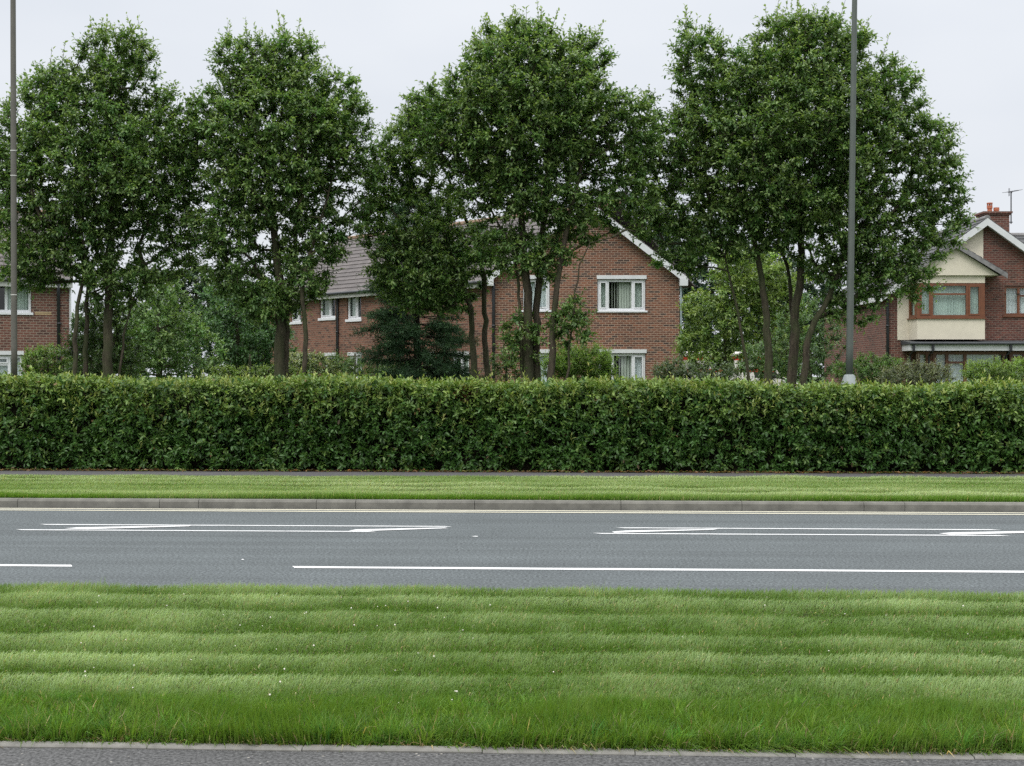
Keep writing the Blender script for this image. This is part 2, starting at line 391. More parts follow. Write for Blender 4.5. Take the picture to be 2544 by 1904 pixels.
COLK = 1.0
def make_tree(name, label, cat, depth, stems, blobs, ncl, leafL, leafW, col, tipcol, seed, group=None, bark='bark', leafmat='leaf',
              twigs=7, nl=9, hole=.0, mind=.24, tw=(.22, .5), shoots=0, shell=.42, up=.35, parts=('trunk', 'crown'), rz=.85, blimit=1.0, fl=1.):
    g = np.random.default_rng(seed)
    sc = depth/F
    base = np.array(at(stems[0][0][0], HY, depth)); base[2] = .08
    # --- crown clusters inside a union of ellipsoids
    B = []
    for b in blobs:
        c = np.array(at(b[0], b[1], depth+(b[4] if len(b) > 4 else 0)))
        B.append((c, b[2]*sc, (b[5] if len(b) > 5 else b[2]*sc*rz), b[3]*sc))
    vol = np.array([q[1]*q[2]*q[3] for q in B])**.8; pick = g.choice(len(B), ncl*5, p=vol/vol.sum())
    dirs = unit(g.normal(0, 1, (ncl*5, 3))); rr = g.uniform(0, 1, ncl*5)**shell
    loc = dirs*rr[:, None]; C = np.array([q[0] for q in B])[pick]; Rr = np.array([[q[1], q[2], q[3]] for q in B])[pick]
    off = loc*Rr; off = np.stack([off[:, 0]*CT-off[:, 1]*ST, off[:, 0]*ST+off[:, 1]*CT, off[:, 2]], 1)
    P = C+off
    # depth inside the union (largest over the blobs) thins the interior
    inn = np.zeros(len(P))
    for c, a, bb, h in B:
        q = P-c; l = np.stack([q[:, 0]*CT+q[:, 1]*ST, -q[:, 0]*ST+q[:, 1]*CT, q[:, 2]], 1)/np.array([a, bb, h])
        inn = np.maximum(inn, 1-np.linalg.norm(l, axis=1))
    nz = np.sin(P[:, 0]*2.1+seed)*np.sin(P[:, 1]*1.9+1)*np.sin(P[:, 2]*2.3+seed*.7)
    zlo, zhi = P[:, 2].min(), P[:, 2].max(); hz = (P[:, 2]-zlo)/(zhi-zlo)
    keep = (g.uniform(0, 1, len(P)) > hole*(inn*1.2+.25)*(1.25-hz)) & (nz > -.45-.2*hz)
    P = P[keep]; inn = inn[keep]
    sel = []; grid = {}
    for i, p in enumerate(P):                     # thin to a minimum spacing
        k = tuple((p/mind).astype(int)); ok = True
        for dx in (-1, 0, 1):
            for dy in (-1, 0, 1):
                for dz in (-1, 0, 1):
                    for j in grid.get((k[0]+dx, k[1]+dy, k[2]+dz), ()):
                        if np.sum((P[j]-p)**2) < mind*mind: ok = False
        if ok: sel.append(i); grid.setdefault(k, []).append(i)
        if len(sel) >= ncl: break
    T = P[sel]; inn = inn[sel]; cen = np.average(np.array([q[0] for q in B]), axis=0, weights=vol)
    # --- stems and branches
    root = empty(name, base); tag(root, label, cat, group)
    mb = MB(); N = []; par = []; srad = []
    for s in stems:
        pts = [np.array(at(q[0], q[1], depth+(q[2] if len(q) > 2 else 0))) for q in s[0:-1]]
        pts[0][2] = .02
        L = resample(pts, .22); L[1:-1] += g.normal(0, .012, L[1:-1].shape); r0 = s[-1]
        rad = r0*(1-.72*np.linspace(0, 1, len(L))**1.1); rad[0] *= 1.5; rad[1] *= 1.12
        mb.tube([q-base for q in L], list(rad), 9, False)
        b0 = len(N)
        for i, q in enumerate(L): N.append(q); par.append(b0+i-1 if i else -1); srad.append(rad[i])
    ns = len(N); N = np.array(N); par = list(par)
    usable = np.array([q[2] > 1.2+.08*base[2] for q in N])
    order = np.argsort(np.min(np.linalg.norm(T[:, None]-N[None, :], axis=2), axis=1))
    cap = ns+len(T)*14; nodes = np.zeros((cap, 3)); nodes[:ns] = N; cnt = ns; use = np.zeros(cap, bool); use[:ns] = usable
    tnode = []
    for i in order:
        t = T[i]; dv = t-nodes[:cnt]; dist = np.linalg.norm(dv, axis=1)
        cost = dist+np.where(dv[:, 2] < .1*dist, (.1*dist-dv[:, 2])*1.1, 0)+np.where(use[:cnt], 0, 1e3)
        j = int(np.argmin(cost)); a = nodes[j]; dj = dist[j]
        k = min(12, max(1, int(dj/.22))); ctrl = (a+t)/2+np.array([0, 0, .10*dj])+g.normal(0, .07*dj, 3)
        prev = j
        for m in range(1, k+1):
            u = m/k; q = (1-u)**2*a+2*u*(1-u)*ctrl+u*u*t
            if cnt < cap: nodes[cnt] = q; use[cnt] = True; par.append(prev); prev = cnt; cnt += 1
        tnode.append(prev)
    load = np.zeros(cnt)
    for q in tnode: load[q] += 1
    for i in range(cnt-1, ns-1, -1): load[par[i]] += load[i]
    rad = np.zeros(cnt); rad[:ns] = srad; rad[ns:] = np.minimum(.0055*np.maximum(load[ns:], 1)**.50*blimit, .06)
    ch = np.arange(ns, cnt); pa = np.array(par)[ch]
    ra = np.where(pa < ns, rad[ch]*1.25, np.minimum(rad[pa], rad[ch]*1.6))
    bv, bf = segs_mesh(nodes[pa]-base, nodes[ch]-base, ra, rad[ch])
    o = mb.build(parts[0], M[bark], root, smooth=True)
    # branches joined into the trunk mesh as one woody part
    sv = np.array([v.co[:] for v in o.data.vertices]); sf = [list(p.vertices) for p in o.data.polygons]
    # --- twigs and leaves
    wood = [np.vstack([sv, bv])]; wq = [np.array(sf), bf+len(sv)]
    n = len(T); o_ = np.repeat(T, twigs, 0); outd = unit(o_-cen)
    d = unit((outd*.55+g.normal(0, .75, o_.shape))*np.array([1, 1, fl])+np.array([0, 0, up]))
    ln = g.uniform(tw[0], tw[1], len(o_))
    o_ = o_-d*(ln*.25)[:, None]
    V, tid, tt = twig_leaves(o_, d, ln, nl, leafL, leafW, g, .9, 1.05)
    tv, tf = segs_mesh(o_-base, o_+d*ln[:, None]-base, np.full(len(o_), .0042), np.full(len(o_), .0022), 3); wq.append(tf+sum(map(len, wood))); wood.append(tv)
    VV = [V]; base_c = vary(np.array(col)*COLK, n, g, .17, .05); tipcol = np.array(tipcol)*COLK; col = np.array(col)*COLK
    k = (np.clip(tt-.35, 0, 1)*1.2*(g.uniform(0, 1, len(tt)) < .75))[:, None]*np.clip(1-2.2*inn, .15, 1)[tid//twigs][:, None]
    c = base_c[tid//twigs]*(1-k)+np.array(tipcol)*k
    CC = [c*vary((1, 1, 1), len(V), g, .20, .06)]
    if shoots:
        topk = np.argsort(-(T[:, 2]+.6*np.abs(T[:, 0]-cen[0])*0+g.normal(0, .55, n)))[:shoots]
        so = T[topk]; sd = unit(np.array([0, 0, 1.])+g.normal(0, .22, so.shape)); sl = g.uniform(.28, .6, len(so)); tv, tf = segs_mesh(so-base, so+sd*sl[:, None]-base, np.full(len(so), .006), np.full(len(so), .003), 3); wq.append(tf+sum(map(len, wood))); wood.append(tv)
        V2, _, t2 = twig_leaves(so, sd, sl, 14, leafL*1.0, leafW, g, .8, .4)
        VV.append(V2); k2 = (.3+.7*t2)[:, None]; c2 = (np.array(col)*(1-k2)+np.array(tipcol)*k2)*vary((1, 1, 1), len(V2), g, .18, .06); CC.append(c2)
    V = np.concatenate(VV); c = np.concatenate(CC)
    me = np_mesh('wood', np.vstack(wood), wq, smooth=True); o.data = me; me.materials.append(M[bark])
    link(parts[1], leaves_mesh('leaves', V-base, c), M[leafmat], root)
    return root

# ------------------------------------------------------------------ the roadside hedge
def hedge_main():
    g = np.random.default_rng(21)
    x0, x1, yf, yb = -17., 17., 23.5, 24.75
    def top(x): return np.interp(x, [-11, 0, 9], [1.58, 1.505, 1.415])+.035*np.sin(x*1.1)+.02*np.sin(x*2.9+1)
    root = empty('hedge', (0, yf, .09)); base = np.array([0, yf, .09])
    tag(root, 'long clipped laurel hedge of glossy green leaves running behind the far footpath', 'hedge')
    def lump(x, z): return .06*np.sin(x*1.7+z*1.1)+.05*np.sin(x*3.9-z*3.1+2)+.03*np.sin(x*8.3+z*6)
    O, D, Ln, young = [], [], [], []
    n = 9600                                            # front
    x = g.uniform(x0, x1, n); z = .06+g.uniform(0, 1, n)**.92*(top(x)-.1)
    dep = np.abs(g.normal(0, .09, n))
    y = yf-lump(x, z)+dep+np.clip(.12-z, 0, .12)*1.2
    O.append(np.stack([x, y, z], 1)); D.append(unit(np.stack([g.normal(0, .6, n), -1+g.normal(0, .3, n), .55+g.normal(0, .45, n)], 1)))
    hz = z/top(x); Ln.append(g.uniform(.14, .30, n)); young.append(np.clip((hz-.5)*2.2, 0, 1)*(g.uniform(0, 1, n) < .75)*g.uniform(.3, 1, n)+.35*(g.uniform(0, 1, n) < .15))
    n = 4600                                            # top
    x = g.uniform(x0, x1, n); y = g.uniform(yf-.05, yb+.05, n); z = top(x)-.10-np.abs(g.normal(0, .05, n))-.05*np.clip((y-yf-.4), 0, 1)
    O.append(np.stack([x, y, z], 1)); D.append(unit(np.stack([g.normal(0, .35, n), g.normal(-.15, .4, n), np.full(n, 1.)], 1))); Ln.append(g.uniform(.12, .26, n)); young.append(g.uniform(.35, 1, n))
    n = 1500                                            # back face and ends
    x = g.uniform(x0, x1, n); z = .1+g.uniform(0, 1, n)*(top(x)-.15)
    O.append(np.stack([x, yb+.05+g.normal(0, .06, n), z], 1)); D.append(unit(np.stack([g.normal(0, .6, n), 1+g.normal(0, .3, n), .5+g.normal(0, .4, n)], 1))); Ln.append(g.uniform(.15, .3, n)); young.append(np.zeros(n))
    n = 160
    xe = np.where(g.uniform(0, 1, n) < .5, x0-.05, x1+.05); ye = g.uniform(yf, yb, n); ze = g.uniform(.1, 1.55, n)
    O.append(np.stack([xe, ye, ze], 1)); D.append(unit(np.stack([np.sign(xe)*1.+g.normal(0, .3, n), g.normal(0, .5, n), .5+g.normal(0, .4, n)], 1))); Ln.append(g.uniform(.15, .3, n)); young.append(np.zeros(n))
    O, D, Ln, young = map(np.concatenate, (O, D, Ln, young))
    V, tid, t = twig_leaves(O-base, D, Ln, 11, .092, .042, g, .95, .55)
    dark = np.array([.056, .138, .028]); mid = np.array([.080, .180, .036]); yng = np.array([.28, .39, .09])
    px = O[:, 0]; patch = .5+.5*np.sin(px*1.3+O[:, 2]*2.1+1)*np.sin(px*.47+2)
    bc = dark*(1-patch[:, None])+mid*patch[:, None]; bc = bc*vary((1, 1, 1), len(O), g, .18, .06)
    ky = (young[tid]*(.25+.75*t))[:, None]; c = bc[tid]*(1-ky)+yng*ky
    c = c*vary((1, 1, 1), len(V), g, .22, .07)
    brown = g.uniform(0, 1, len(V)) < .006; c[brown] = vary((.14, .095, .04), brown.sum(), g)
    # a dead brown sprig in the upper face
    dp = np.array(at(1156, 978, 23.5))-base; q = np.linalg.norm((V[:, 0]-dp)*np.array([1, .6, 1.3]), axis=1) < .17
    sw = q & (g.uniform(0, 1, len(V)) < .6); c[sw] = vary((.12, .055, .028), sw.sum(), g, .5)
    # upright young shoots along the top and the upper front
    n = 1900; xs = g.uniform(x0, x1, n); ys = yf-.03+np.abs(g.normal(0, .28, n)); zs = top(xs)-.06-np.abs(g.normal(0, .10, n))*(ys < yf+.25)
    fr = g.uniform(0, 1, n) < .35; ys[fr] = yf-.09-lump(xs[fr], zs[fr])*.8; zs[fr] -= np.abs(g.normal(.12, .3, fr.sum()))
    so = np.stack([xs, ys, np.maximum(zs, .25)], 1)-base; sd = unit(np.stack([g.normal(0, .22, n), g.normal(-.15, .15, n), np.ones(n)], 1))
    sl = g.uniform(.08, .2, n)*np.where(g.uniform(0, 1, n) < .08, 1.9, 1)
    V2, i2, t2 = twig_leaves(so, sd, sl, 8, .085, .028, g, .45, .2)
    c2 = (np.array([.20, .31, .065])*(1-t2[:, None])+np.array([.42, .47, .14])*t2[:, None])*vary((1, 1, 1), n, g, .2, .1)[i2]*vary((1, 1, 1), len(V2), g, .15, .05)
    link('leaves', leaves_mesh('hedge_leaves', np.concatenate([V, V2]), np.concatenate([c, c2])), M['hedge_leaf'], root)
    # core shell added to block light and views through, in place of twigs
    nx = 170; xs = np.linspace(x0+.15, x1-.15, nx+1); prof = [(.20, .02), (.17, .5), (.17, 1.0), (.22, -1), (.9, -1), (1.05, .9), (1.05, .02)]
    VV = []
    for xx in xs:
        for (yy, zz) in prof:
            zt = (top(xx)-.17) if zz < 0 else zz
            VV.append((xx, yy+g.normal(0, .04), zt-.09+g.normal(0, .03)))
    m = len(prof); q = [(i*m+k, (i+1)*m+k, (i+1)*m+k+1, i*m+k+1) for i in range(nx) for k in range(m-1)]
    me = np_mesh('hedge_core', np.array(VV), [np.array(q)])
    link('blocking_core', me, M['twig'], root)
hedge_main()

# ------------------------------------------------------------------ grass
def blades(x, y, z, h, wd, lean, col, g):
    n = len(x); a = g.uniform(0, 2*np.pi, n); s = np.stack([np.cos(a), np.sin(a), 0*a], 1)*(wd/2)[:, None]
    b = np.stack([x, y, z], 1); m = b+np.stack([lean[:, 0]*.35, lean[:, 1]*.35, h*.6], 1)
    rem = np.sqrt(np.maximum(h**2*1.1-(lean**2).sum(1), (.35*h)**2))
    t = b+np.stack([lean[:, 0], lean[:, 1], np.minimum(rem, h)], 1)
    V = np.stack([b-s, b+s, m+s*.8, m-s*.8, t], 1)
    k = (np.arange(n)*5)[:, None]
    c = np.repeat(col, 5, 0).reshape(n, 5, 3).copy(); c[:, :2] *= .8  # blade feet darkened in colour, painting the shade low in the sward
    return V.reshape(-1, 3), [k+np.array([[0, 1, 2, 3]]), k+np.array([[3, 2, 4]])], c.reshape(-1, 3)
def fnoise(x, y, s, seed):
    g = np.random.default_rng(seed); v = 0
    for k in range(6):
        a = g.uniform(0, 2*np.pi); f = s*g.uniform(.6, 2.2); v = v+np.sin(f*(x*np.cos(a)+y*np.sin(a))+g.uniform(0, 6.28))
    return v/3
def near_grass():
    g = np.random.default_rng(31)
    n = 560000
    y = Y_EDGE1-.01+(Y_ROAD0+.02-Y_EDGE1)*g.uniform(0, 1, n)**1.08
    half = y*.37+1.6; x = g.uniform(-1, 1, n)*half-.047*y
    m = 150000; xm_ = g.uniform(4.6, 11.5, m)*np.where(g.uniform(0, 1, m) < .5, -1, 1); ym_ = g.uniform(Y_EDGE1, Y_ROAD0, m); om = np.abs(xm_+.047*ym_) > ym_*.37+1.4; x = np.concatenate([x, xm_[om]]); y = np.concatenate([y, ym_[om]]); wide0, wide1 = len(x)-om.sum(), len(x)
    ex = 14000; x = np.concatenate([x, g.uniform(-3.4, 3.2, ex)]); y = np.concatenate([y, Y_EDGE1+np.abs(g.normal(.06, .16, ex))])
    big = np.zeros(len(x), bool); big[wide0:wide1] = True; kp = (y > 6.7) | big | (g.uniform(0, 1, len(y)) < .42); x, y, big = x[kp], y[kp], big[kp]
    n = len(x); s = stripe(x, y); front = np.clip((7.05-y)/.6, 0, 1); clump = fnoise(x, y, 5, 3); cl2 = fnoise(x, y, 1.6, 5)
    back = np.clip((y-(Y_ROAD0-.22))/.2, 0, 1)
    h = (.040+.014*s+.008*clump+.062*front*(1+.45*clump)+.012*back)*g.uniform(.6, 1.25, n)
    edge = np.clip((6.32-y)/.12, 0, 1); h *= 1-.35*edge*g.uniform(0, 1, n)
    tall = g.uniform(0, 1, n) < .004; h[tall] *= 1.9
    wd = g.uniform(.0032, .0055, n)*(1+.35*front)*np.where(big, 2.4, 1)
    lx = (.012+.034*np.clip(s, 0, 1)+.012*front)*1.+g.normal(0, .014, n)+.030*front*fnoise(x, y, 3.5, 9)
    ly = .024*s+g.normal(0, .014, n)-.035*front*g.uniform(0, 1, n)-.05*edge*g.uniform(0, 1, n)
    lean = np.stack([lx, ly], 1)
    z = np.full(n, .082)+near_z(x, y)
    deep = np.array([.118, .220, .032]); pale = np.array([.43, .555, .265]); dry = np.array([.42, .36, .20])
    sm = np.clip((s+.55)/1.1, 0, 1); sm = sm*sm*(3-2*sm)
    k = np.clip(.02+(.54+.26*fnoise(x, y*1.6, 1.1, 21))*sm*np.clip((y-6.3)/.9, .45, 1)+.14*cl2+.12*clump+.12*fnoise(x, y, 11, 6)-.22*front, 0, 1)[:, None]  # light on leaning crests painted in as pale, beside truly drier tips
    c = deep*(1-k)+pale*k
    c = c*vary((1, 1, 1), n, g, .22, .10)
    c *= 1+front[:, None]*np.array([.05, .0, -.12])
    d = g.uniform(0, 1, n) < (.04+.06*(clump > .45)+.12*edge+.04*front); d &= ~tall; c[d] = vary(dry*.85, d.sum(), g, .3); h[d] *= np.where(front[d] > .2, .6, .9)
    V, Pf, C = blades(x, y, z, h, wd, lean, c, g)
    # tufts of longer grass in the unmown front strip
    nt_ = 4900; tx = g.uniform(-5.2, 5, nt_); ty = Y_EDGE1+.03+.80*g.uniform(0, 1, nt_)**1.3; nbl = 26
    th = g.uniform(.06, .13, nt_)*np.clip(1.15-(ty-Y_EDGE1)*.6, .5, 1.2); tl = g.normal(0, .018, nt_)+.014
    ti = np.repeat(np.arange(nt_), nbl); a = g.uniform(0, 6.283, len(ti)); rr_ = np.abs(g.normal(0, .018, len(ti)))
    h3 = th[ti]*g.uniform(.55, 1.15, len(ti)); q3 = g.uniform(.15, .75, len(ti))*h3
    lean3 = np.stack([np.cos(a)*q3+tl[ti], np.sin(a)*q3*.8-.008], 1)
    tc = vary(np.array([.125, .235, .034]), nt_, g, .25, .14)[ti]*vary((1, 1, 1), len(ti), g, .18, .08)
    dd = g.uniform(0, 1, len(ti)) < .05; tc[dd] = vary(dry*.7, dd.sum(), g, .3)
    V3, P3, C3 = blades(tx[ti]+np.cos(a)*rr_, ty[ti]+np.sin(a)*rr_, np.full(len(ti), .085), h3, g.uniform(.0035, .006, len(ti)), lean3, tc, g)
    # flattened dry straw and broad blades along the edging
    nb = 2600; xb = g.uniform(-3.4, 3.2, nb); yb = Y_EDGE1+np.abs(g.normal(0, .07, nb)); gr = g.uniform(0, 1, nb)
    cb = np.where((gr < .6)[:, None], vary((.06, .13, .02), nb, g, .3), vary((.25, .19, .10), nb, g, .35))
    V2, P2, C2 = blades(xb, yb, np.full(nb, .095), g.uniform(.02, .06, nb), g.uniform(.004, .009, nb), np.stack([g.normal(0, .07, nb), g.normal(-.02, .03, nb)], 1), cb, g)
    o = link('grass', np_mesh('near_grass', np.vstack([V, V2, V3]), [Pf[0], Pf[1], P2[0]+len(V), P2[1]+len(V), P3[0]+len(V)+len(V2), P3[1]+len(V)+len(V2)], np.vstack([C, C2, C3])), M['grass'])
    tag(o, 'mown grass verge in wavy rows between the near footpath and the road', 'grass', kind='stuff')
    # white clover heads
    mb = MB(); r = random.Random(8)
    for i in range(60):
        yy = r.uniform(6.7, 10.2); xx = r.uniform(-3.9, 2.9)*yy/10 if r.random() < .35 else r.uniform(-3.9, -.4)*yy/10
        zz = .122+r.uniform(0, .012); rr = r.uniform(.003, .0055)
        mb.add([(xx+rr*math.cos(a)*c, yy+rr*math.sin(a)*c, zz+rr*e) for (c, e) in ((.6, -.8), (1, 0), (.6, .8)) for a in [j*math.pi/3 for j in range(6)]]+[(xx, yy, zz+rr)],
               [(k*6+j, k*6+(j+1) % 6, k*6+6+(j+1) % 6, k*6+6+j) for k in (0, 1) for j in range(6)]+[(12+j, 12+(j+1) % 6, 18) for j in range(6)])
    tag(mb.build('clover_flowers', M['petal']), 'tiny white clover flowers scattered in the near grass verge', 'clover', kind='stuff')
near_grass()
def far_grass():
    g = np.random.default_rng(33); n = 380000
    y = g.uniform(Y_KERB1, Y_VERGE1, n); x = g.uniform(-1, 1, n)*(y*.37+2.2)-.047*y
    m = 90000; x = np.concatenate([x, g.uniform(9, 26, m)*np.where(g.uniform(0, 1, m) < .5, -1, 1)]); y = np.concatenate([y, g.uniform(Y_KERB1, Y_VERGE1, m)])
    m = 26000; x = np.concatenate([x, g.uniform(-8.2, 7, m)]); y = np.concatenate([y, Y_KERB1+np.abs(g.normal(.02, .14, m))])
    n = len(x); s = stripe2(x, y); edge = np.clip((Y_KERB1+.45-y)/.4, 0, 1); cl = fnoise(x, y, 3, 13); c2 = fnoise(x, y, 1., 14)
    h = (.04+.012*s+.01*cl+.055*edge)*g.uniform(.6, 1.25, n); wd = g.uniform(.006, .009, n)*np.where(np.abs(x+.047*y) > y*.37+2, 2.2, 1)
    lean = np.stack([.014+.02*np.clip(s, 0, 1)+g.normal(0, .014, n), .022*s+g.normal(0, .014, n)-.02*edge*g.uniform(0, 1, n)], 1)
    k = np.clip(.5+.4*s+.25*c2+.12*cl-.45*edge, 0, 1)[:, None]  # far stripes: light on leaning blades put into colour, partly real dry tips
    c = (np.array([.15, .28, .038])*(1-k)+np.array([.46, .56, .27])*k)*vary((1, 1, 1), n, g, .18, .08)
    d = g.uniform(0, 1, n) < .04; c[d] = vary((.42, .37, .2), d.sum(), g, .25)
    V, P, C = blades(x, y, np.full(n, .09)+.012*s, h, wd, lean, c, g)
    tag(link('grass', np_mesh('far_grass', V, P, C), M['grass']), 'mown grass strip between the far kerb and the far footpath', 'grass', kind='stuff')
far_grass()
def litter():
    g = np.random.default_rng(41); n = 1500
    x = g.uniform(-10, 9, n); y = Y_PATH1-.05+np.abs(g.normal(0, .16, n)); P = np.stack([x, y, np.full(n, .115)+g.uniform(0, .012, n)], 1)
    d = np.stack([g.normal(0, 1, n), g.normal(0, 1, n), g.normal(0, .1, n)], 1); nr = np.array([[0, 0, 1.]])+g.normal(0, .3, (n, 3))
    V = leaf_geo(P, d, nr, g.uniform(.04, .09, n), g.uniform(.015, .035, n))
    c = np.where((g.uniform(0, 1, n) < .7)[:, None], vary((.15, .085, .04), n, g, .4), vary((.12, .15, .04), n, g, .3))
    tag(link('leaf_litter', leaves_mesh('litter', V, c), M['leaf']), 'brown leaf litter lying along the foot of the hedge', 'leaf litter', kind='stuff')
litter()

# ------------------------------------------------------------------ houses (built in the frame lateral / depth / height)
UP = np.array([0, 0, 1.])
class House:
    def __init__(s, name, label, X0, D0, rz=0):
        s.b = np.array([X0, D0, .06]); s.root = empty(name, w(X0, D0, .06), TH+rz); tag(s.root, label, 'house')
    def L(s, X, D, Z): return np.array([X, D, Z])-s.b
class Plane:                           # a wall plane: origin, along-wall unit u, outward normal n
    def __init__(s, o, u, n): s.o = np.array(o, float); s.u = np.array(u, float); s.n = np.array(n, float)
    def p(s, x, z, n=0): return s.o+s.u*x+UP*z+s.n*n
def wall(mb, pl, x0, x1, z0, z1, holes, rev=.11, mi=0):
    xs = sorted({x0, x1, *[h[0] for h in holes], *[h[1] for h in holes]}); zs = sorted({z0, z1, *[h[2] for h in holes], *[h[3] for h in holes]})
    xs = [q for q in xs if x0 <= q <= x1]; zs = [q for q in zs if z0 <= q <= z1]
    for a, b in zip(xs, xs[1:]):
        for c, d in zip(zs, zs[1:]):
            mx, mz = (a+b)/2, (c+d)/2
            if any(h[0] < mx < h[1] and h[2] < mz < h[3] for h in holes): continue
            mb.quad(pl.p(a, c), pl.p(b, c), pl.p(b, d), pl.p(a, d), mi)
    for h in holes:
        a, b, c, d = h
        for (p, q) in (((a, c), (b, c)), ((b, c), (b, d)), ((b, d), (a, d)), ((a, d), (a, c))):
            mb.quad(pl.p(*p), pl.p(*q), pl.p(*q, -rev), pl.p(*p, -rev), mi)
def fbox(mb, pl, x0, x1, z0, z1, n0, n1, mi=0): mb.obox(pl.o, pl.u, UP, pl.n, x0, x1, n0, n1, z0, z1, mi)
def wavy(mb, pl, x0, x1, z0, z1, n, amp, wl, seed=0):
    k = max(4, int((x1-x0)/wl*6)); r = random.Random(seed); ph = r.uniform(0, 6)
    pts = [(x0+(x1-x0)*i/k, n+amp*math.sin(ph+i*6.283/6+.5*math.sin(i*.37))+amp*.4*math.sin(i*.9)) for i in range(k+1)]
    for (a, na), (b, nb) in zip(pts, pts[1:]): mb.quad(pl.p(a, z0, na), pl.p(b, z0, nb), pl.p(b, z1, nb), pl.p(a, z1, na))
def window(H, pl, x0, x1, z0, z1, cols, mat='upvc', fw=.055, sill=True, lintel=False, transoms={}, openers=(), curtains=(), rev=.11, sillmat=None, sillh=.05, label=None, name='window'):
    """cols: inner mullion x positions; curtains: list of (kind, x0, x1)"""
    e = .012; mb = MB(); n0, n1 = -rev-.02, -rev+.055
    fbox(mb, pl, x0+e, x1-e, z0+e, z0+fw+e, n0, n1); fbox(mb, pl, x0+e, x1-e, z1-fw-e, z1-e, n0, n1)
    fbox(mb, pl, x0+e, x0+fw+e, z0+fw+e, z1-fw-e, n0, n1); fbox(mb, pl, x1-fw-e, x1-e, z0+fw+e, z1-fw-e, n0, n1)
    ed = [x0+e]+list(cols)+[x1-e]
    for c in cols: fbox(mb, pl, c-fw/2, c+fw/2, z0+fw+e, z1-fw-e, n0, n1)
    for i, zz in transoms.items(): fbox(mb, pl, ed[i]+fw/2, ed[i+1]-fw/2, zz-fw*.45, zz+fw*.45, n0, n1-.006)
    for i in openers:
        a = ed[i]+(fw if i == 0 else fw/2)-.004; b = ed[i+1]-(fw if i == len(ed)-2 else fw/2)+.004; c, d, t = z0+fw+e-.004, z1-fw-e+.004, .04
        if i in transoms: c = transoms[i]+fw*.4
        for q in ((a, b, c, c+t), (a, b, d-t, d), (a, a+t, c+t, d-t), (b-t, b, c+t, d-t)): fbox(mb, pl, *q, n1-.03, n1+.018)
    o = mb.build(name, M[mat], H.root)
    if label: o['label'] = label
    g = MB(); g.quad(pl.p(x0+.03, z0+.03, -rev), pl.p(x1-.03, z0+.03, -rev), pl.p(x1-.03, z1-.03, -rev), pl.p(x0+.03, z1-.03, -rev)); g.build('pane', M['glass'], o)
    if sill:
        q = MB(); fbox(q, pl, x0-.06, x1+.06, z0-sillh, z0+.012, -rev+.04, .05); q.build('sill', M[sillmat or mat], o, bevel=.006)
    if lintel:
        q = MB(); fbox(q, pl, x0-.02, x1+.03, z1+.004, z1+.13, -.02, .035); q.build('lintel', M['fascia'], o)
    for kind, a, b in curtains:
        q = MB()
        if kind == 'blind':
            r = random.Random(int(a*100)); k = int((b-a)/.085)
            for i in range(k):
                x = a+(i+.5)*(b-a)/k; ang = 1.25 if i < k*.42 else .35
                dx, dn = .045*math.cos(ang), .045*math.sin(ang)
                q.quad(pl.p(x-dx, z0+.05, -rev-.1-dn), pl.p(x+dx, z0+.05, -rev-.1+dn), pl.p(x+dx, z1-.03, -rev-.1+dn), pl.p(x-dx, z1-.03, -rev-.1-dn))
            q.build('blind', M['blind'], o)
        else:
            wavy(q, pl, a, b, z0+.02, z1-.02, -rev-.11, .022, .10 if kind != 'green_curtain' else .075, int(a*77)); q.build('curtain', M[kind], o, smooth=True)
    return o
def roof_slope(mb, e0, e1, r1, r0, course=.30, lift=.035, mi=0):
    e0, e1, r1, r0 = (np.array(q, float) for q in (e0, e1, r1, r0))
    n = np.cross(e1-e0, r0-e0); n /= np.linalg.norm(n)
    if n[2] < 0: n = -n
    k = max(1, int(np.linalg.norm((r0+r1)/2-(e0+e1)/2)/course))
    for i in range(k):
        a, b = i/k, (i+1)/k+.02
        p0, p1 = e0+(r0-e0)*a, e1+(r1-e1)*a; q0, q1 = e0+(r0-e0)*min(b, 1), e1+(r1-e1)*min(b, 1)
        mb.quad(p0+n*lift, p1+n*lift, q1+n*.004, q0+n*.004, mi); mb.quad(p0-n*.02, p1-n*.02, p1+n*lift, p0+n*lift, mi)
        mb.quad(p0-n*.02, p0+n*lift, q0+n*.004, q0-n*.02, mi); mb.quad(p1+n*lift, p1-n*.02, q1-n*.02, q1+n*.004, mi)
    mb.quad(e0-n*.03, r0-n*.03, r1-n*.03, e1-n*.03, mi)
def board(mb, a, b, drop, th, nvec, mi=0):     # a board hanging below the line a-b
    a, b, nv = np.array(a, float), np.array(b, float), np.array(nvec, float)
    mb.prism([a, b, b-UP*drop, a-UP*drop], nv*th, mi)
def pipe(H, name, pts, r, mat):
    mb = MB(); mb.tube(pts, r, 8)
    z = pts[-1][2]
    for q in np.arange(z+.6, pts[-2][2], 1.3): mb.tube([np.array(pts[-1])*[1, 1, 0]+[0, 0, q], np.array(pts[-1])*[1, 1, 0]+[0, 0, q+.06]], r*1.35, 8)
    mb.build(name, M[mat], H.root, smooth=True)

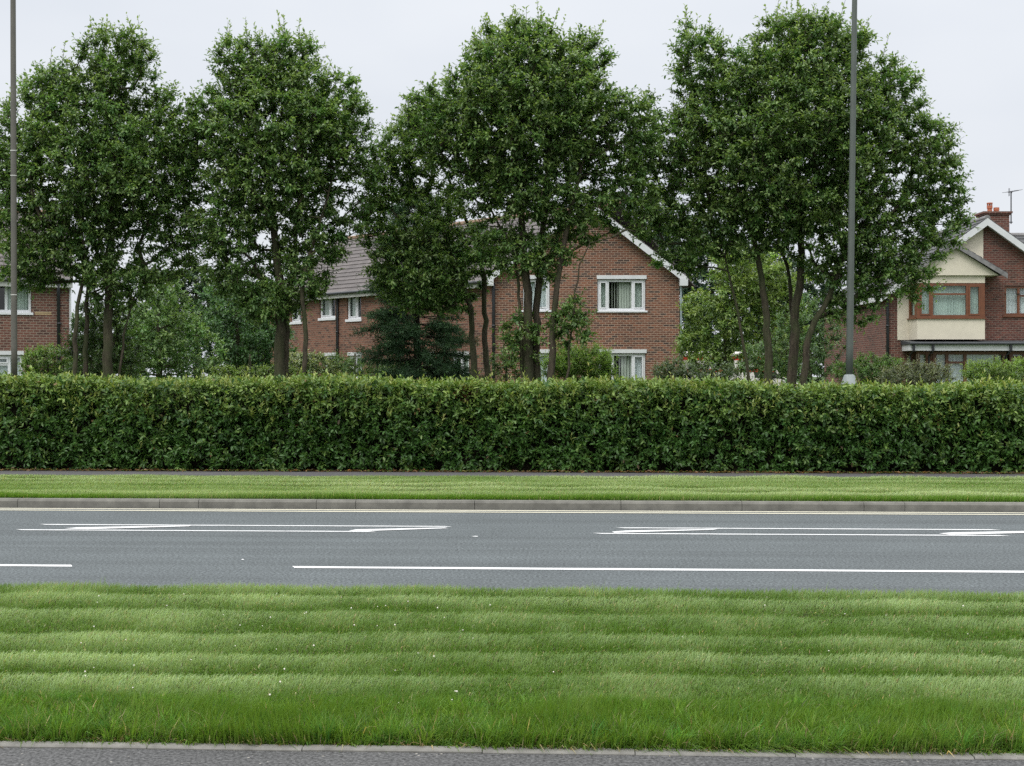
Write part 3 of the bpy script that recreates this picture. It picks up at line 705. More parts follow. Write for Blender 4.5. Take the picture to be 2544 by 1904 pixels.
# ---- centre house: front gable and an angled wing running back to the left
s48 = 48/F
def X48(px): return (px-CX)*s48
def Z48(py): return CAMZ+(HY-py)*s48
def centre_house():
    H = House('brick_house', 'red brick house with white trimmed front gable and angled tiled wing behind the middle trees', X48(1225), 48)
    L = H.L; xl, xr = X48(1225), X48(1688); ze, za = 5.04, 7.47; xm = (xl+xr)/2
    pl = Plane(L(0, 48, 0), (1, 0, 0), (0, -1, 0))
    hs = dict(ur=(X48(1484), X48(1604), Z48(773), Z48(694)), lr=(X48(1486), X48(1604), 1.05, Z48(878)),
              ul=(X48(1299), X48(1366), Z48(772), Z48(694)), ll=(X48(1299), X48(1366), 1.05, Z48(878)))
    mb = MB(); wall(mb, pl, xl, xr, .0, ze, list(hs.values()))
    mb.add([pl.p(xl, ze), pl.p(xr, ze), pl.p(xm, za)], [(0, 1, 2)])
    dep = 9.5
    mb.quad(L(xr, 48, 0), L(xr, 48+dep, 0), L(xr, 48+dep, ze), L(xr, 48, ze)); mb.quad(L(xl, 48+dep, 0), L(xl, 48, 0), L(xl, 48, ze), L(xl, 48+dep, ze))
    mb.add([L(xr, 48+dep, 0), L(xl, 48+dep, 0), L(xl, 48+dep, ze), L(xm, 48+dep, za), L(xr, 48+dep, ze)], [(0, 1, 2, 3, 4)])
    mb.build('gable_wall', M['brick'], H.root)
    a, b = X48(1510), X48(1572)
    window(H, pl, *hs['ur'], [a, b], lintel=True, openers=(0, 2), curtains=[('grey_curtain', hs['ur'][0]+.02, a), ('blind', a+.02, b-.02), ('grey_curtain', b, hs['ur'][1]-.02)], fw=.075)
    window(H, pl, *hs['lr'], [X48(1522), b], lintel=True, openers=(2,), curtains=[('blind', X48(1522), b), ('net', b, hs['lr'][1]-.02)], fw=.075)
    window(H, pl, *hs['ul'], [X48(1332)], lintel=True, openers=(1,), curtains=[('net', hs['ul'][0]+.02, hs['ul'][1]-.02)], fw=.075)
    window(H, pl, *hs['ll'], [X48(1332)], lintel=True, curtains=[('net', hs['ll'][0]+.02, hs['ll'][1]-.02)], fw=.075)
    # gable roof
    ov = .22; pitch = (za-ze)/(xm-xl); f0 = 48-.28
    rf = MB(); zr = za+.10
    def slope(sgn):
        xe = (xl-ov) if sgn < 0 else (xr+ov); zz = zr-pitch*abs(xe-xm)
        return L(xe, f0, zz), L(xe, 48+dep+.1, zz), L(xm, 48+dep+.1, zr), L(xm, f0, zr)
    for sgn in (-1, 1): roof_slope(rf, *slope(sgn))
    o = rf.build('roof', M['tile'], H.root)
    rt = MB(); rt.tube([L(xm, f0-.02, zr+.0), L(xm, 48+dep+.1, zr+.0)], .11, 8); rt.build('ridge_tiles', M['ridge'], o)
    bb = MB()
    for sgn in (-1, 1):
        q = slope(sgn); board(bb, q[0]+np.array([0, -.03, -.01]), q[3]+np.array([0, -.03, -.01]), .25, .03, (0, 1, 0))
        e = q[0]; x0, x1 = (e[0]-.03, e[0]+.24) if sgn < 0 else (e[0]-.24, e[0]+.03)
        bb.box(x0, x1, e[1]-.04, e[1]+.24, e[2]-.30, e[2]-.05)
        xs = sorted((e[0], e[0]-sgn*.03)); bb.box(xs[0], xs[1], e[1]+.24, 48+dep-H.b[1], e[2]-.2, e[2]-.03)
    bb.build('bargeboard', M['fascia'], H.root)
    sf = MB()
    for sgn in (-1, 1):
        q = slope(sgn); k = np.array([0, 0, -.21]); sf.quad(q[0]+k, q[3]+k, q[3]+k+np.array([0, .29, 0]), q[0]+k+np.array([0, .29, 0]))
    sf.build('soffit', M['dirty'], H.root)
    pipe(H, 'drainpipe', [L(xl+.02, 47.94, 4.75), L(xl+.02, 47.93, 4.6), L(xl+.02, 47.93, .1)], .05, 'black')
    pipe(H, 'drainpipe', [L(xr+.05, 47.97, 4.78), L(xr+.05, 47.97, 4.6), L(xr+.05, 47.97, .1)], .035, 'bluegrey')
    # the wing
    u = np.array([-.645, .764, 0]); n = np.array([-.764, -.645, 0]); O = L(xl, 48, 0)
    pw = Plane(O, u, n); T1 = 14.6
    def t_(px): U = (px-CX)/F; return (xl-48*U)/(.645+.764*U)
    def z_(px, py): return CAMZ-.06+(HY-py)*(48+.764*t_(px))/F
    def hole(pa, pb, yt, yb): pm = (pa+pb)/2; return (t_(pb), t_(pa), z_(pm, yb) if yb else 1.0, z_(pm, yt))
    W = [hole(723, 749, 737, 797), hole(794, 833, 727, 787), hole(862, 897, 721, 790)]
    G = [hole(806, 840, 881, None), hole(866, 899, 880, None), hole(740, 775, 883, None)]
    Dr = [hole(1123, 1165, 879, None), hole(1055, 1079, 880, None)]
    Dr = [(a, b, .08, d) for a, b, c, d in Dr]
    mb = MB(); hb = 7.0; wz = 5.0
    wall(mb, pw, .06, T1, 0, wz, W+G+Dr)
    e0, e1 = pw.p(T1, 0), pw.p(T1, 0, -hb)
    mb.add([e0, e1, e1+UP*wz, pw.p(T1, wz+2.45, -hb/2), e0+UP*wz], [(0, 1, 2, 3, 4)])
    mb.quad(pw.p(T1, 0, -hb), pw.p(.06, 0, -hb), pw.p(.06, wz, -hb), pw.p(T1, wz, -hb))
    mb.build('wing_wall', M['brick_wing'], H.root)
    for h in W: window(H, pw, *h, [h[0]+(h[1]-h[0])*.36], sillh=.09, fw=.07, openers=(1,), curtains=[('grey_curtain', h[0]+(h[1]-h[0])*.45, h[1]-.03)])
    for h in G: window(H, pw, *h, [h[0]+(h[1]-h[0])*.5], lintel=True, fw=.075, transoms={1: h[3]-.45}, curtains=[('net', h[0]+.02, h[0]+(h[1]-h[0])*.5)])
    for h in Dr:
        o = window(H, pw, *h, [(h[0]+h[1])/2], lintel=True, fw=.09, sill=False, name='door', transoms={0: .9, 1: .9}, curtains=[('grey_curtain', h[0]+.05, (h[0]+h[1])/2)])
    r0 = pw.p(-2.5, wz+2.5, -hb/2); r1 = pw.p(T1+.2, wz+2.5, -hb/2); ez = wz+2.5-(2.45/3.5)*(3.5+.32)
    rf = MB(); roof_slope(rf, pw.p(.2, ez, .32), pw.p(T1+.2, ez, .32), r1, pw.p(.2, wz+2.5, -hb/2)); roof_slope(rf, pw.p(-2.5, ez, -hb-.3), pw.p(T1+.2, ez, -hb-.3), r1, r0)
    o = rf.build('roof', M['tile'], H.root)
    rt = MB(); rt.tube([r0, r1], .11, 8); rt.build('ridge_tiles', M['ridge'], o)
    fb = MB(); board(fb, pw.p(.3, ez-.03, .29), pw.p(T1+.2, ez-.03, .29), .17, .025, -n); fb.quad(pw.p(.3, ez-.18, .28), pw.p(T1+.2, ez-.18, .28), pw.p(T1+.2, ez-.18, 0), pw.p(.3, ez-.18, 0))
    fb.build('fascia', M['dirty'], H.root)
    gt = MB(); gt.tube([pw.p(.2, ez-.02, .36), pw.p(T1+.2, ez-.02, .36)], .055, 8); gt.build('gutter', M['black'], H.root)
    tp = t_(841); pipe(H, 'drainpipe', [pw.p(tp+.25, ez-.05, .36), pw.p(tp, wz-.25, .06), pw.p(tp, .1, .06)], .05, 'black')
centre_house()

# ---- right house
def right_house():
    H = House('brick_house', 'brick house with cream oriel bay, brown window frames and chimney at the right edge', X48(2200), 48)
    L = H.L; xl, xr = X48(2200), X48(2692); xm = (xl+xr)/2; za = Z48(553); ze = 4.42; dep = 9.4
    pl = Plane(L(0, 48, 0), (1, 0, 0), (0, -1, 0))
    hw = (X48(2495), X48(2606), Z48(785), Z48(710))
    hb = (X48(2262), X48(2440), Z48(786), Z48(704)); hg = (X48(2275), X48(2500), .9, Z48(876)); hd = (X48(2506), X48(2560), .1, Z48(876))
    mb = MB(); wall(mb, pl, xl, xr, 0, ze, [hg, hd]+[(hb[0], hb[1], hb[2], ze), (hw[0], hw[1], hw[2], ze)])
    k = (za-ze)/(xm-xl)
    def gz(x): return ze+(x-xl)*k if x < xm else ze+(xr-x)*k
    def gpoly(x0, x1, z0, n=0):               # gable-wall piece between x0 and x1 from z0 up to the slope
        pts = [pl.p(x0, z0, n), pl.p(x1, z0, n), pl.p(x1, gz(x1), n)]+([pl.p(xm, za, n)] if x0 < xm < x1 else [])+[pl.p(x0, gz(x0), n)]
        mb.add(pts, [tuple(range(len(pts)))])
    gpoly(xl, hb[0], ze); gpoly(hb[0], hb[1], hb[3]); gpoly(hb[1], hw[0], ze); gpoly(hw[0], hw[1], hw[3]); gpoly(hw[1], xr, ze)
    for h in (hb, hw):
        mb.quad(pl.p(h[0], h[2]), pl.p(h[0], h[3]), pl.p(h[0], h[3], -.11), pl.p(h[0], h[2], -.11)); mb.quad(pl.p(h[1], h[2]), pl.p(h[1], h[3]), pl.p(h[1], h[3], -.11), pl.p(h[1], h[2], -.11))
    mb.quad(L(xl, 48+dep, 0), L(xl, 48, 0), L(xl, 48, ze), L(xl, 48+dep, ze)); mb.quad(L(xr, 48, 0), L(xr, 48+dep, 0), L(xr, 48+dep, ze), L(xr, 48, ze))
    mb.add([L(xr, 48+dep, 0), L(xl, 48+dep, 0), L(xl, 48+dep, ze), L(xm, 48+dep, za), L(xr, 48+dep, ze)], [(0, 1, 2, 3, 4)])
    # right-hand block set back
    mb.box(*(np.array([xr, xr+7])-H.b[0]), 1.6, 9, -.05, 4.6)
    mb.build('wall', M['brick_right'], H.root)
    window(H, pl, *hw, [X48(2532), X48(2572)], 'brownframe', fw=.075, sillmat='brownframe', transoms={1: Z48(735)}, curtains=[('net', hw[0]+.03, hw[1]-.03)])
    # cream render panel on the main wall
    rp = MB(); xa, xb = X48(2229), X48(2442); P = [pl.p(xa, Z48(845)), pl.p(hb[0]-.02, Z48(845)), pl.p(hb[0]-.02, gz(xa)-.08), pl.p(xa, gz(xa)-.08)]
    rp.prism(P, (0, -.03, 0)); P = [pl.p(hb[0]-.02, hb[3]+.02), pl.p(xb, hb[3]+.02), pl.p(xb, gz(xb)-.1), pl.p(hb[0]-.02, gz(hb[0])-.1)]
    rp.prism(P, (0, -.031, 0)); rp.build('render_panel', M['cream'], H.root)
    # oriel bay
    pf = Plane(L(0, 47.2, 0), (1, 0, 0), (0, -1, 0)); s2 = 47.2/F; X2 = lambda px: (px-CX)*s2; Z2 = lambda py: CAMZ+(HY-py)*s2
    bx0, bx1 = X2(2279), X2(2447); zb0, zb1, zb2, zb3 = Z2(843.5), Z2(790), Z2(703.5), Z2(685)
    wx0 = X48(2256)
    bm = MB()
    for za_, zb_ in ((zb0, zb1), (zb2, zb3)):
        bm.prism([pl.p(wx0, za_, .0), pf.p(bx0, za_), pf.p(bx1, za_), pl.p(bx1+.02, za_, .0)], (0, 0, zb_-za_))
    bay = bm.build('oriel_bay', M['cream'], H.root)
    wn = MB(); fwf = .075
    def fr(p, x0, x1, z0, z1, m=wn): fbox(m, p, x0, x1, z0, z1, -.09, -.012)
    zs0, zs1 = zb1+.004, zb2-.004
    sd = np.array(pf.p(bx0, 0))-np.array(pl.p(wx0, 0)); sl = np.linalg.norm(sd); su = sd/sl; sn = np.array([su[1], -su[0], 0])
    if sn[0] > 0: sn = -sn
    ps = Plane(pl.p(wx0, 0), su, sn)
    cols = [X2(2284), X2(2315), X2(2404), X2(2432)]
    for p, q in ((bx0, bx0+.10), (bx1-.16, bx1)): fr(pf, p, q, zs0, zs1)
    fr(pf, bx0+.1, bx1-.16, zs0, zs0+.09); fr(pf, bx0+.1, bx1-.16, zs1-.085, zs1)
    for c in cols[1:3]: fr(pf, c-.045, c+.045, zs0+.09, zs1-.085)
    fr(pf, cols[1]+.045, cols[2]-.045, Z2(731)-.03, Z2(731)+.03)
    for (a, b) in ((bx0+.10, cols[1]-.045), (cols[2]+.045, bx1-.16)):
        for q in ((a-.004, b+.004, zs0+.086, zs0+.13), (a-.004, b+.004, zs1-.125, zs1-.08), (a-.004, a+.045, zs0+.13, zs1-.125), (b-.045, b+.004, zs0+.13, zs1-.125)): fbox(wn, pf, *q, -.04, .004)
    fr(ps, .01, .10, zs0, zs1); fr(ps, sl-.28, sl-.095, zs0, zs1); fr(ps, .1, sl-.28, zs0, zs0+.1); fr(ps, .1, sl-.28, zs1-.1, zs1)
    o = wn.build('window', M['brownframe'], H.root); o['label'] = 'wide brown framed bay window with green curtains'
    g = MB(); g.quad(pf.p(bx0, zs0, -.05), pf.p(bx1, zs0, -.05), pf.p(bx1, zs1, -.05), pf.p(bx0, zs1, -.05)); g.quad(ps.p(.02, zs0, -.05), ps.p(sl-.1, zs0, -.05), ps.p(sl-.1, zs1, -.05), ps.p(.02, zs1, -.05)); g.build('pane', M['glass'], o)
    c = MB(); wavy(c, pf, bx0+.1, bx1-.1, zs0, zs1, -.17, .02, .085, 3); wavy(c, ps, .08, sl-.16, zs0, zs1, -.15, .015, .08, 4); c.build('curtain', M['green_curtain'], o, smooth=True)
    si = MB(); fbox(si, pf, bx0-.03, bx1+.03, zb1-.035, zb1+.003, -.1, .05); fbox(si, ps, -.03, sl-.02, zb1-.035, zb1+.002, -.1, .05); si.build('sill', M['brownframe'], o)
    # bay pediment and its little roof
    px0, px1, pxm = X2(2243), X2(2497), X2(2370); zap = Z2(605); zed = Z2(681); kk = (zap-zed)/(pxm-px0)
    pd = MB(); pd.prism([pf.p(px0+.24, zb3+.003, .1), pf.p(px1-.24, zb3+.003, .1), pf.p(pxm, zap-.14, .1)], (0, .88, 0)); pd.build('pediment', M['cream'], bay)
    rr = MB()
    for sg in (-1, 1):
        xe = px0 if sg < 0 else px1
        roof_slope(rr, pf.p(xe, zed, .24), pf.p(xe, zed, -.85), pf.p(pxm, zap, -.85), pf.p(pxm, zap, .24), .24, .03)
    rr.build('roof', M['tile_dark'], bay)
    bb = MB()
    for xe in (px0, px1): board(bb, pf.p(xe, zed-.01, .27), pf.p(pxm, zap-.01, .27), .16, .03, (0, 1, 0))
    bb.build('bargeboard', M['lead'], bay)
    # main roof
    pitch = k; ov = .25; f0 = 48-.3; zr = za+.12
    def slope(sg):
        xe = (xl-ov) if sg < 0 else (xr+ov); zz = zr-pitch*abs(xe-xm); return L(xe, f0, zz), L(xe, 48+dep+.1, zz), L(xm, 48+dep+.1, zr), L(xm, f0, zr)
    rf = MB(); roof_slope(rf, *slope(-1)); roof_slope(rf, *slope(1))
    zq = CAMZ+(HY-584)*52.5/F
    roof_slope(rf, L(xm+1.2, 49.3, 4.62), L(xr+7.2, 49.3, 4.62), L(xr+7.2, 52.7, zq), L(xm+1.2, 52.7, zq)); roof_slope(rf, L(xm+1.2, 57.2, 4.2), L(xr+7.2, 57.2, 4.2), L(xr+7.2, 52.7, zq), L(xm+1.2, 52.7, zq))
    o = rf.build('roof', M['tile_dark'], H.root)
    rt = MB(); rt.tube([L(xm, f0-.02, zr), L(xm, 48+dep, zr)], .10, 8); rt.tube([L(xm+1.2, 52.7, zq), L(xr+7.2, 52.7, zq)], .1, 8); rt.build('ridge_tiles', M['lead'], o)
    bb = MB(); sf = MB()
    for sg in (-1, 1):
        q = slope(sg); board(bb, q[0]+np.array([0, -.03, -.01]), q[3]+np.array([0, -.03, -.01]), .24, .03, (0, 1, 0))
        t = np.array([0, 0, -.2]); d = np.array([0, .3, 0]); sf.quad(q[0]+t, q[3]+t, q[3]+t+d, q[0]+t+d)
        e = q[0]; xs = sorted((e[0], e[0]-sg*.03)); bb.box(xs[0], xs[1], e[1]+.24, dep, e[2]-.2, e[2]-.03)
    bb.build('bargeboard', M['fascia'], H.root); sf.build('soffit', M['dirty'], H.root)
    # chimney at depth 50.5
    s5 = 50.5/F; X5 = lambda px: (px-CX)*s5-H.b[0]; Z5 = lambda py: CAMZ+(HY-py)*s5-H.b[2]
    d0, d1 = 2.1, 2.95
    ch = MB(); ch.box(X5(2438), X5(2498), d0, d1, 4.6, Z5(538)); ch.box(X5(2435.5), X5(2500.5), d0-.04, d1+.04, Z5(538)+.002, Z5(534)); ch.box(X5(2432), X5(2504), d0-.09, d1+.09, Z5(534)+.002, Z5(529))
    c = ch.build('chimney', M['brick_right'], H.root)
    for (a, b, top, hood) in ((2453, 2465.5, 504, True), (2469, 2483, 516, False)):
        cx = (X5(a)+X5(b))/2; rr_ = (X5(b)-X5(a))/2; z0 = Z5(529); z1 = Z5(top); cy = (d0+d1)/2; q = MB()
        if hood:
            zc = z1-.11; q.tube([(cx, cy, z0), (cx, cy, zc-.1), (cx, cy, zc-.1), (cx, cy, zc)], [rr_*1.0, rr_*.86, rr_*1.1, rr_*1.1], 14)
            for a_ in range(6): q.tube([(cx+rr_*.9*math.cos(a_*1.047), cy+rr_*.9*math.sin(a_*1.047), zc), (cx+rr_*.9*math.cos(a_*1.047), cy+rr_*.9*math.sin(a_*1.047), z1-.03)], .018, 5)
            q.tube([(cx, cy, z1-.035), (cx, cy, z1)], [rr_*1.2, rr_*1.12], 14)
        else: q.tube([(cx, cy, z0), (cx, cy, z1-.1), (cx, cy, z1-.1), (cx, cy, z1)], [rr_*1.05, rr_*.9, rr_*1.02, rr_*.98], 14)
        q.build('chimney_pot', M['terra'], c, smooth=False)
    ae = MB(); mx = X5(2507); my = d0+.2
    ae.tube([(mx, my, Z5(558)), (mx, my, Z5(477))], .022, 6); ae.tube([(X5(2497), my, Z5(554)), (mx+.05, my, Z5(554))], .02, 6)
    p0, p1 = np.array((X5(2497.5), my-.1, Z5(481))), np.array((X5(2533), my+.3, Z5(472.5))); ae.tube([p0, p1], .014, 6)
    ae.tube([(mx, my, Z5(484)), p0*.6+p1*.4], .012, 6)
    dv = (p1-p0)/np.linalg.norm(p1-p0); sv = np.cross(dv, UP)
    for i in range(12):
        q = p0+(p1-p0)*(.05+.93*i/11); hl = .17 if i else .26; ae.tube([q-sv*hl+UP*.01, q+sv*hl+UP*.01], .007, 5)
        if i < 2: ae.tube([q-UP*.14, q+UP*.14], .008, 5)
    ae.build('aerial', M['dark_metal'], c)
    # ground-floor canopy
    pc = Plane(L(0, 46.9, 0), (1, 0, 0), (0, -1, 0)); s3 = 46.9/F; X3 = lambda px: (px-CX)*s3; Z3 = lambda py: CAMZ+(HY-py)*s3-.0
    cx0, cx1 = X3(2262), xr+.2
    cn = MB(); cn.prism([pc.p(cx0-.04, Z3(856), .05), pc.p(cx0-.04, Z3(851), .05), pc.p(cx0-.04, Z3(844.5), -1.05), pc.p(cx0-.04, Z3(856), -1.05)], (cx1-cx0+.08, 0, 0))
    cn.tube([pc.p(cx0-.05, Z3(853.5), .09), pc.p(cx1, Z3(853.5), .09)], .05, 8)
    o = cn.build('canopy', M['canopy'], H.root)
    fc = MB(); fbox(fc, pc, cx0, cx1, Z3(871.5), Z3(856)-.003, -.03, .0); fbox(fc, pc, cx0, cx0+.03, Z3(871.5), Z3(856)-.003, -1.04, -.033); fbox(fc, pc, cx0+.03, cx1, Z3(871), Z3(870), -1.03, -.04); fc.build('fascia', M['fascia'], o)
    for px in (2269, 2317, 2510): 
        q = MB(); fbox(q, pc, X3(px)-.035, X3(px)+.035, Z3(872.5), Z3(855), .005, .09); q.tube([pc.p(X3(px), Z3(871), .03), pc.p(X3(px)-.02, Z3(885), -.35), pc.p(X3(px)-.02, .1, -.4)], .035, 8); q.build('downpipe', M['black'], o)
    # ground-floor bay frames
    pg = Plane(L(0, 47.45, 0), (1, 0, 0), (0, -1, 0)); s4 = 47.45/F; X4 = lambda px: (px-CX)*s4; zt = CAMZ+(HY-874)*s4
    def gwin(a, b, cols, tr, cur, z0=.95, nm='window'):
        mbw = MB(); fw = .08; zz0, zz1 = z0, zt
        ed = [X4(a)]+[X4(c) for c in cols]+[X4(b)]
        fbox(mbw, pg, ed[0], ed[-1], zz1-.1, zz1, -.08, 0); fbox(mbw, pg, ed[0], ed[-1], zz0, zz0+.09, -.08, 0)
        fbox(mbw, pg, ed[0], ed[0]+.11, zz0+.09, zz1-.1, -.08, 0); fbox(mbw, pg, ed[-1]-.13, ed[-1], zz0+.09, zz1-.1, -.08, 0)
        for q in ed[1:-1]: fbox(mbw, pg, q-.05, q+.05, zz0+.09, zz1-.1, -.08, 0)
        for i, y in tr.items(): fbox(mbw, pg, ed[i]+.05, ed[i+1]-.05, CAMZ+(HY-y)*s4-.035, CAMZ+(HY-y)*s4+.035, -.08, -.006)
        o = mbw.build(nm, M['brownframe'], H.root)
        g = MB(); g.quad(pg.p(ed[0], zz0, -.05), pg.p(ed[-1], zz0, -.05), pg.p(ed[-1], zz1, -.05), pg.p(ed[0], zz1, -.05)); g.build('pane', M['glass'], o)
        c = MB(); wavy(c, pg, ed[0]+.06, ed[-1]-.06, zz0, zz1, -.16, .022, .11, int(a)); c.build('curtain', M[cur], o, smooth=True)
        lw = MB(); 
        return o
    gwin(2277, 2310, [], {}, 'net'); gwin(2318, 2500, [2353, 2398], {1: 901}, 'net'); gwin(2508, 2562, [2545], {0: 888}, 'net', .1, 'door')
    lw = MB(); lw.box(X4(2277)-H.b[0], X4(2502)-H.b[0], 47.46-48, -.004, 0, .94); lw.box(X4(2310.3)-H.b[0], X4(2317.7)-H.b[0], 47.46-48, -.006, .95, zt-.1); lw.build('bay_base', M['brick_right'], H.root)
    pipe(H, 'drainpipe', [L(X48(2204), 47.94, 4.3), L(X48(2204), 47.93, 4.2), L(X48(2204), 47.93, .1)], .05, 'black')
right_house()

# ---- left house
def left_house():
    s = 46/F; X = lambda px: (px-CX)*s; Z = lambda py: CAMZ+(HY-py)*s
    H = House('brick_house', 'brick house with white framed windows behind the brown lamp post at the left edge', X(172), 46, R(18.5))
    L = H.L; xr = X(172); xl = X(-520); pl = Plane(L(0, 46, 0), (1, 0, 0), (0, -1, 0)); ze = Z(690)
    hu = (X(-110), X(83), Z(779), Z(695)); hg = (X(-110), X(63), .95, Z(883)); hu2 = (X(-420), X(-230), Z(779), Z(695))
    mb = MB(); wall(mb, pl, xl, xr, 0, ze, [hu, hg, hu2]); dep = 8.2
    for x in (xl, xr): mb.add([L(x, 46, 0), L(x, 46+dep, 0), L(x, 46+dep, ze), L(x, 46+dep/2, ze+2.42), L(x, 46, ze)], [(0, 1, 2, 3, 4)])
    mb.quad(L(xr, 46+dep, 0), L(xl, 46+dep, 0), L(xl, 46+dep, ze), L(xr, 46+dep, ze)); mb.build('wall', M['brick_left'], H.root)
    window(H, pl, *hu, [X(-50), X(24)], fw=.08, openers=(0,), curtains=[('grey_curtain', X(26), X(81)), ('net', X(-108), X(-60))], sillh=.07)
    window(H, pl, *hg, [X(-30), X(31)], fw=.08, lintel=True, transoms={1: Z(906)}, openers=(1,), curtains=[('net', X(-108), X(61))])
    window(H, pl, *hu2, [X(-330)], fw=.08, curtains=[('net', X(-418), X(-235))])
    bp = MB(); fbox(bp, pl, X(91), X(130), Z(783.5), Z(780.2), -.01, .012); fbox(bp, pl, X(91), X(130), Z(779.4), Z(776.2), -.01, .012); bp.build('brick_band', M['brick_cream'], H.root)
    rz = ze+2.5; pit = 2.42/(dep/2); ov = .3; rf = MB()
    for sg in (0, 1):
        de = 46-ov if sg == 0 else 46+dep+ov; zz = rz-pit*(dep/2+ov)
        roof_slope(rf, L(xl-.15, de, zz), L(xr+.12, de, zz), L(xr+.12, 46+dep/2, rz), L(xl-.15, 46+dep/2, rz))
    o = rf.build('roof', M['tile'], H.root); rt = MB(); rt.tube([L(xl-.15, 46+dep/2, rz), L(xr+.12, 46+dep/2, rz)], .11, 8); rt.build('ridge_tiles', M['ridge'], o)
    zz = rz-pit*(dep/2+ov); fb = MB(); fb.box(*(np.array([xl, xr+.1])-H.b[0]), -ov-.0, -ov+.03, zz-.24-H.b[2], zz-.04-H.b[2]); fb.box(*(np.array([xl, xr+.1])-H.b[0]), -ov+.03, 0, zz-.235-H.b[2], zz-.21-H.b[2]); fb.build('fascia', M['dirty'], H.root)
    gt = MB(); gt.tube([L(xl, 46-ov-.06, zz-.03), L(xr+.1, 46-ov-.06, zz-.03)], .055, 8); gt.build('gutter', M['black'], H.root)
    pipe(H, 'drainpipe', [L(X(146), 46-ov-.05, zz-.06), L(X(146.5), 45.94, zz-.55), L(X(148), 45.94, .1)], .055, 'black')
    pipe(H, 'drainpipe', [L(xr+.03, 45.97, Z(700)), L(xr+.03, 45.96, Z(705)), L(xr+.03, 45.96, .1)], .03, 'fascia')
left_house()

# ------------------------------------------------------------------ lamp posts
def lamp_post(x0, x1, d, label, mat, cone, bands, wtop, wbot):
    sc = d/F; zt = 9.6; b = at(x1, HY, d); zb = b[2]
    t = at(x0, 0, d); f = (zt-.1)/(t[2]-1.7); top = np.array(b)+(np.array(t)-np.array(b))*f; top[2] = zt
    base = np.array([b[0], b[1], .06])
    root = empty('street_lamp', base); tag(root, label, 'street lamp', 'lamp posts behind the hedge')
    v = lambda z: (np.array(b)+(top-np.array(b))*((z-1.7)/(zt-1.7)))-base+np.array([0, 0, 0])
    def P(z): q = v(z); q[2] = z-base[2]; return q
    mb = MB(); zs = np.linspace(1.45, zt, 12); mb.tube([P(z) for z in zs], [wbot*sc/2+(wtop-wbot)*sc/2*((z-1.45)/7) for z in zs], 20); mb.build('pole', M[mat], root, smooth=True)
    bs = MB(); rb = wbot*sc/2
    if cone: bs.tube([P(.0), P(1.3), P(1.46), P(1.52), P(1.68), P(1.695)], [.105, .105, .105, 23*sc/1.0*.9, rb*1.45, rb*1.02], 20)
    else: bs.tube([P(0), P(1.3), P(1.45)], [rb*1.5, rb*1.5, rb*1.0], 20)
    bs.build('base', M['galv' if cone else mat], root, smooth=False)
    for py in bands:
        z = CAMZ+(HY-py)*sc; q = MB(); r = wbot*sc/2*1.0; q.tube([P(z-.009), P(z+.009)], r+.002, 16); q.build('clip', M['dirty'], root)
    hd = MB(); q = P(zt); hd.tube([q, q+np.array([0, -.25, .25]), q+np.array([0, -.9, .38])], [.045, .04, .035], 10); hd.build('arm', M[mat], root, smooth=True)
    l = MB(); c = q+np.array([0, -1.2, .4]); l.tube([c+np.array([0, .38, 0]), c+np.array([0, .3, 0]), c+np.array([0, -.1, .0]), c+np.array([0, -.36, -.02])], [.05, .09, .11, .06], 14); l.build('lantern', M['galv'], root, smooth=True)
lamp_post(33, 35.5, 25.3, 'brownish grey lamp post rising in front of the house at the left edge', 'pole_brown', False, (375, 437, 733), 13.0, 15.0)
lamp_post(2121, 2110, 25.3, 'green grey lamp post with a pale cone collar, in front of the biggest tree', 'pole', True, (), 13.0, 18.0)

# ------------------------------------------------------------------ roadside trees
TC, TT = (.108, .206, .056), (.30, .40, .135)
GRP = 'roadside trees behind the hedge'
def T(*a, **k):
    kw = dict(leafL=.085, leafW=.044, col=TC, tipcol=TT, group=GRP, twigs=11, nl=9, hole=.48, shoots=44, mind=.225, tw=(.18, .46), fl=.6)
    kw.update(k); return make_tree('broadleaf_tree', a[0], 'tree', a[1], a[2], a[3], a[4], seed=a[5], **kw)
T('round topped tree on three slim dark stems beside the brown lamp post', 27.6,
  [[(267, 940), (268, 780), (275, 600), (285, 430), (290, 260), .115], [(183, 940, -.3), (190, 800, -.3), (212, 660, -.2), (190, 470, -.3), .062], [(210, 940, .2), (216, 800, .2), (232, 650, .2), (330, 420, .5), .062],
   [(268, 800), (330, 745), (420, 700), .035]],
  [(250, 400, 205, 215), (290, 170, 95, 95), (150, 245, 90, 85), (385, 310, 80, 85), (75, 480, 120, 170), (400, 520, 85, 130), (90, 640, 110, 80, .0), (300, 690, 110, 70), (200, 600, 120, 100), (20, 380, 80, 120), (420, 640, 70, 60), (440, 420, 60, 110), (340, 590, 90, 70), (450, 330, 60, 80)], 1150, 101)
T('bushy tree forking low on a stout trunk left of the wing windows', 27.4,
  [[(692, 945), (696, 800), (690, 660), (660, 420), (620, 260), .125], [(705, 945, .2), (712, 800, .2), (735, 600, .2), (745, 380), .085], [(752, 945, -.4), (757, 820, -.4), (750, 700, -.4), (800, 540, -.3), (830, 420), .062]],
  [(700, 370, 195, 215), (600, 180, 80, 85), (705, 165, 85, 80), (835, 290, 80, 100), (875, 500, 70, 110), (560, 540, 110, 120), (690, 690, 125, 85), (530, 330, 70, 110), (775, 590, 85, 95), (600, 660, 95, 95), (660, 740, 90, 60), (485, 430, 60, 140), (850, 560, 50, 60), (900, 430, 50, 110)], 1150, 102)
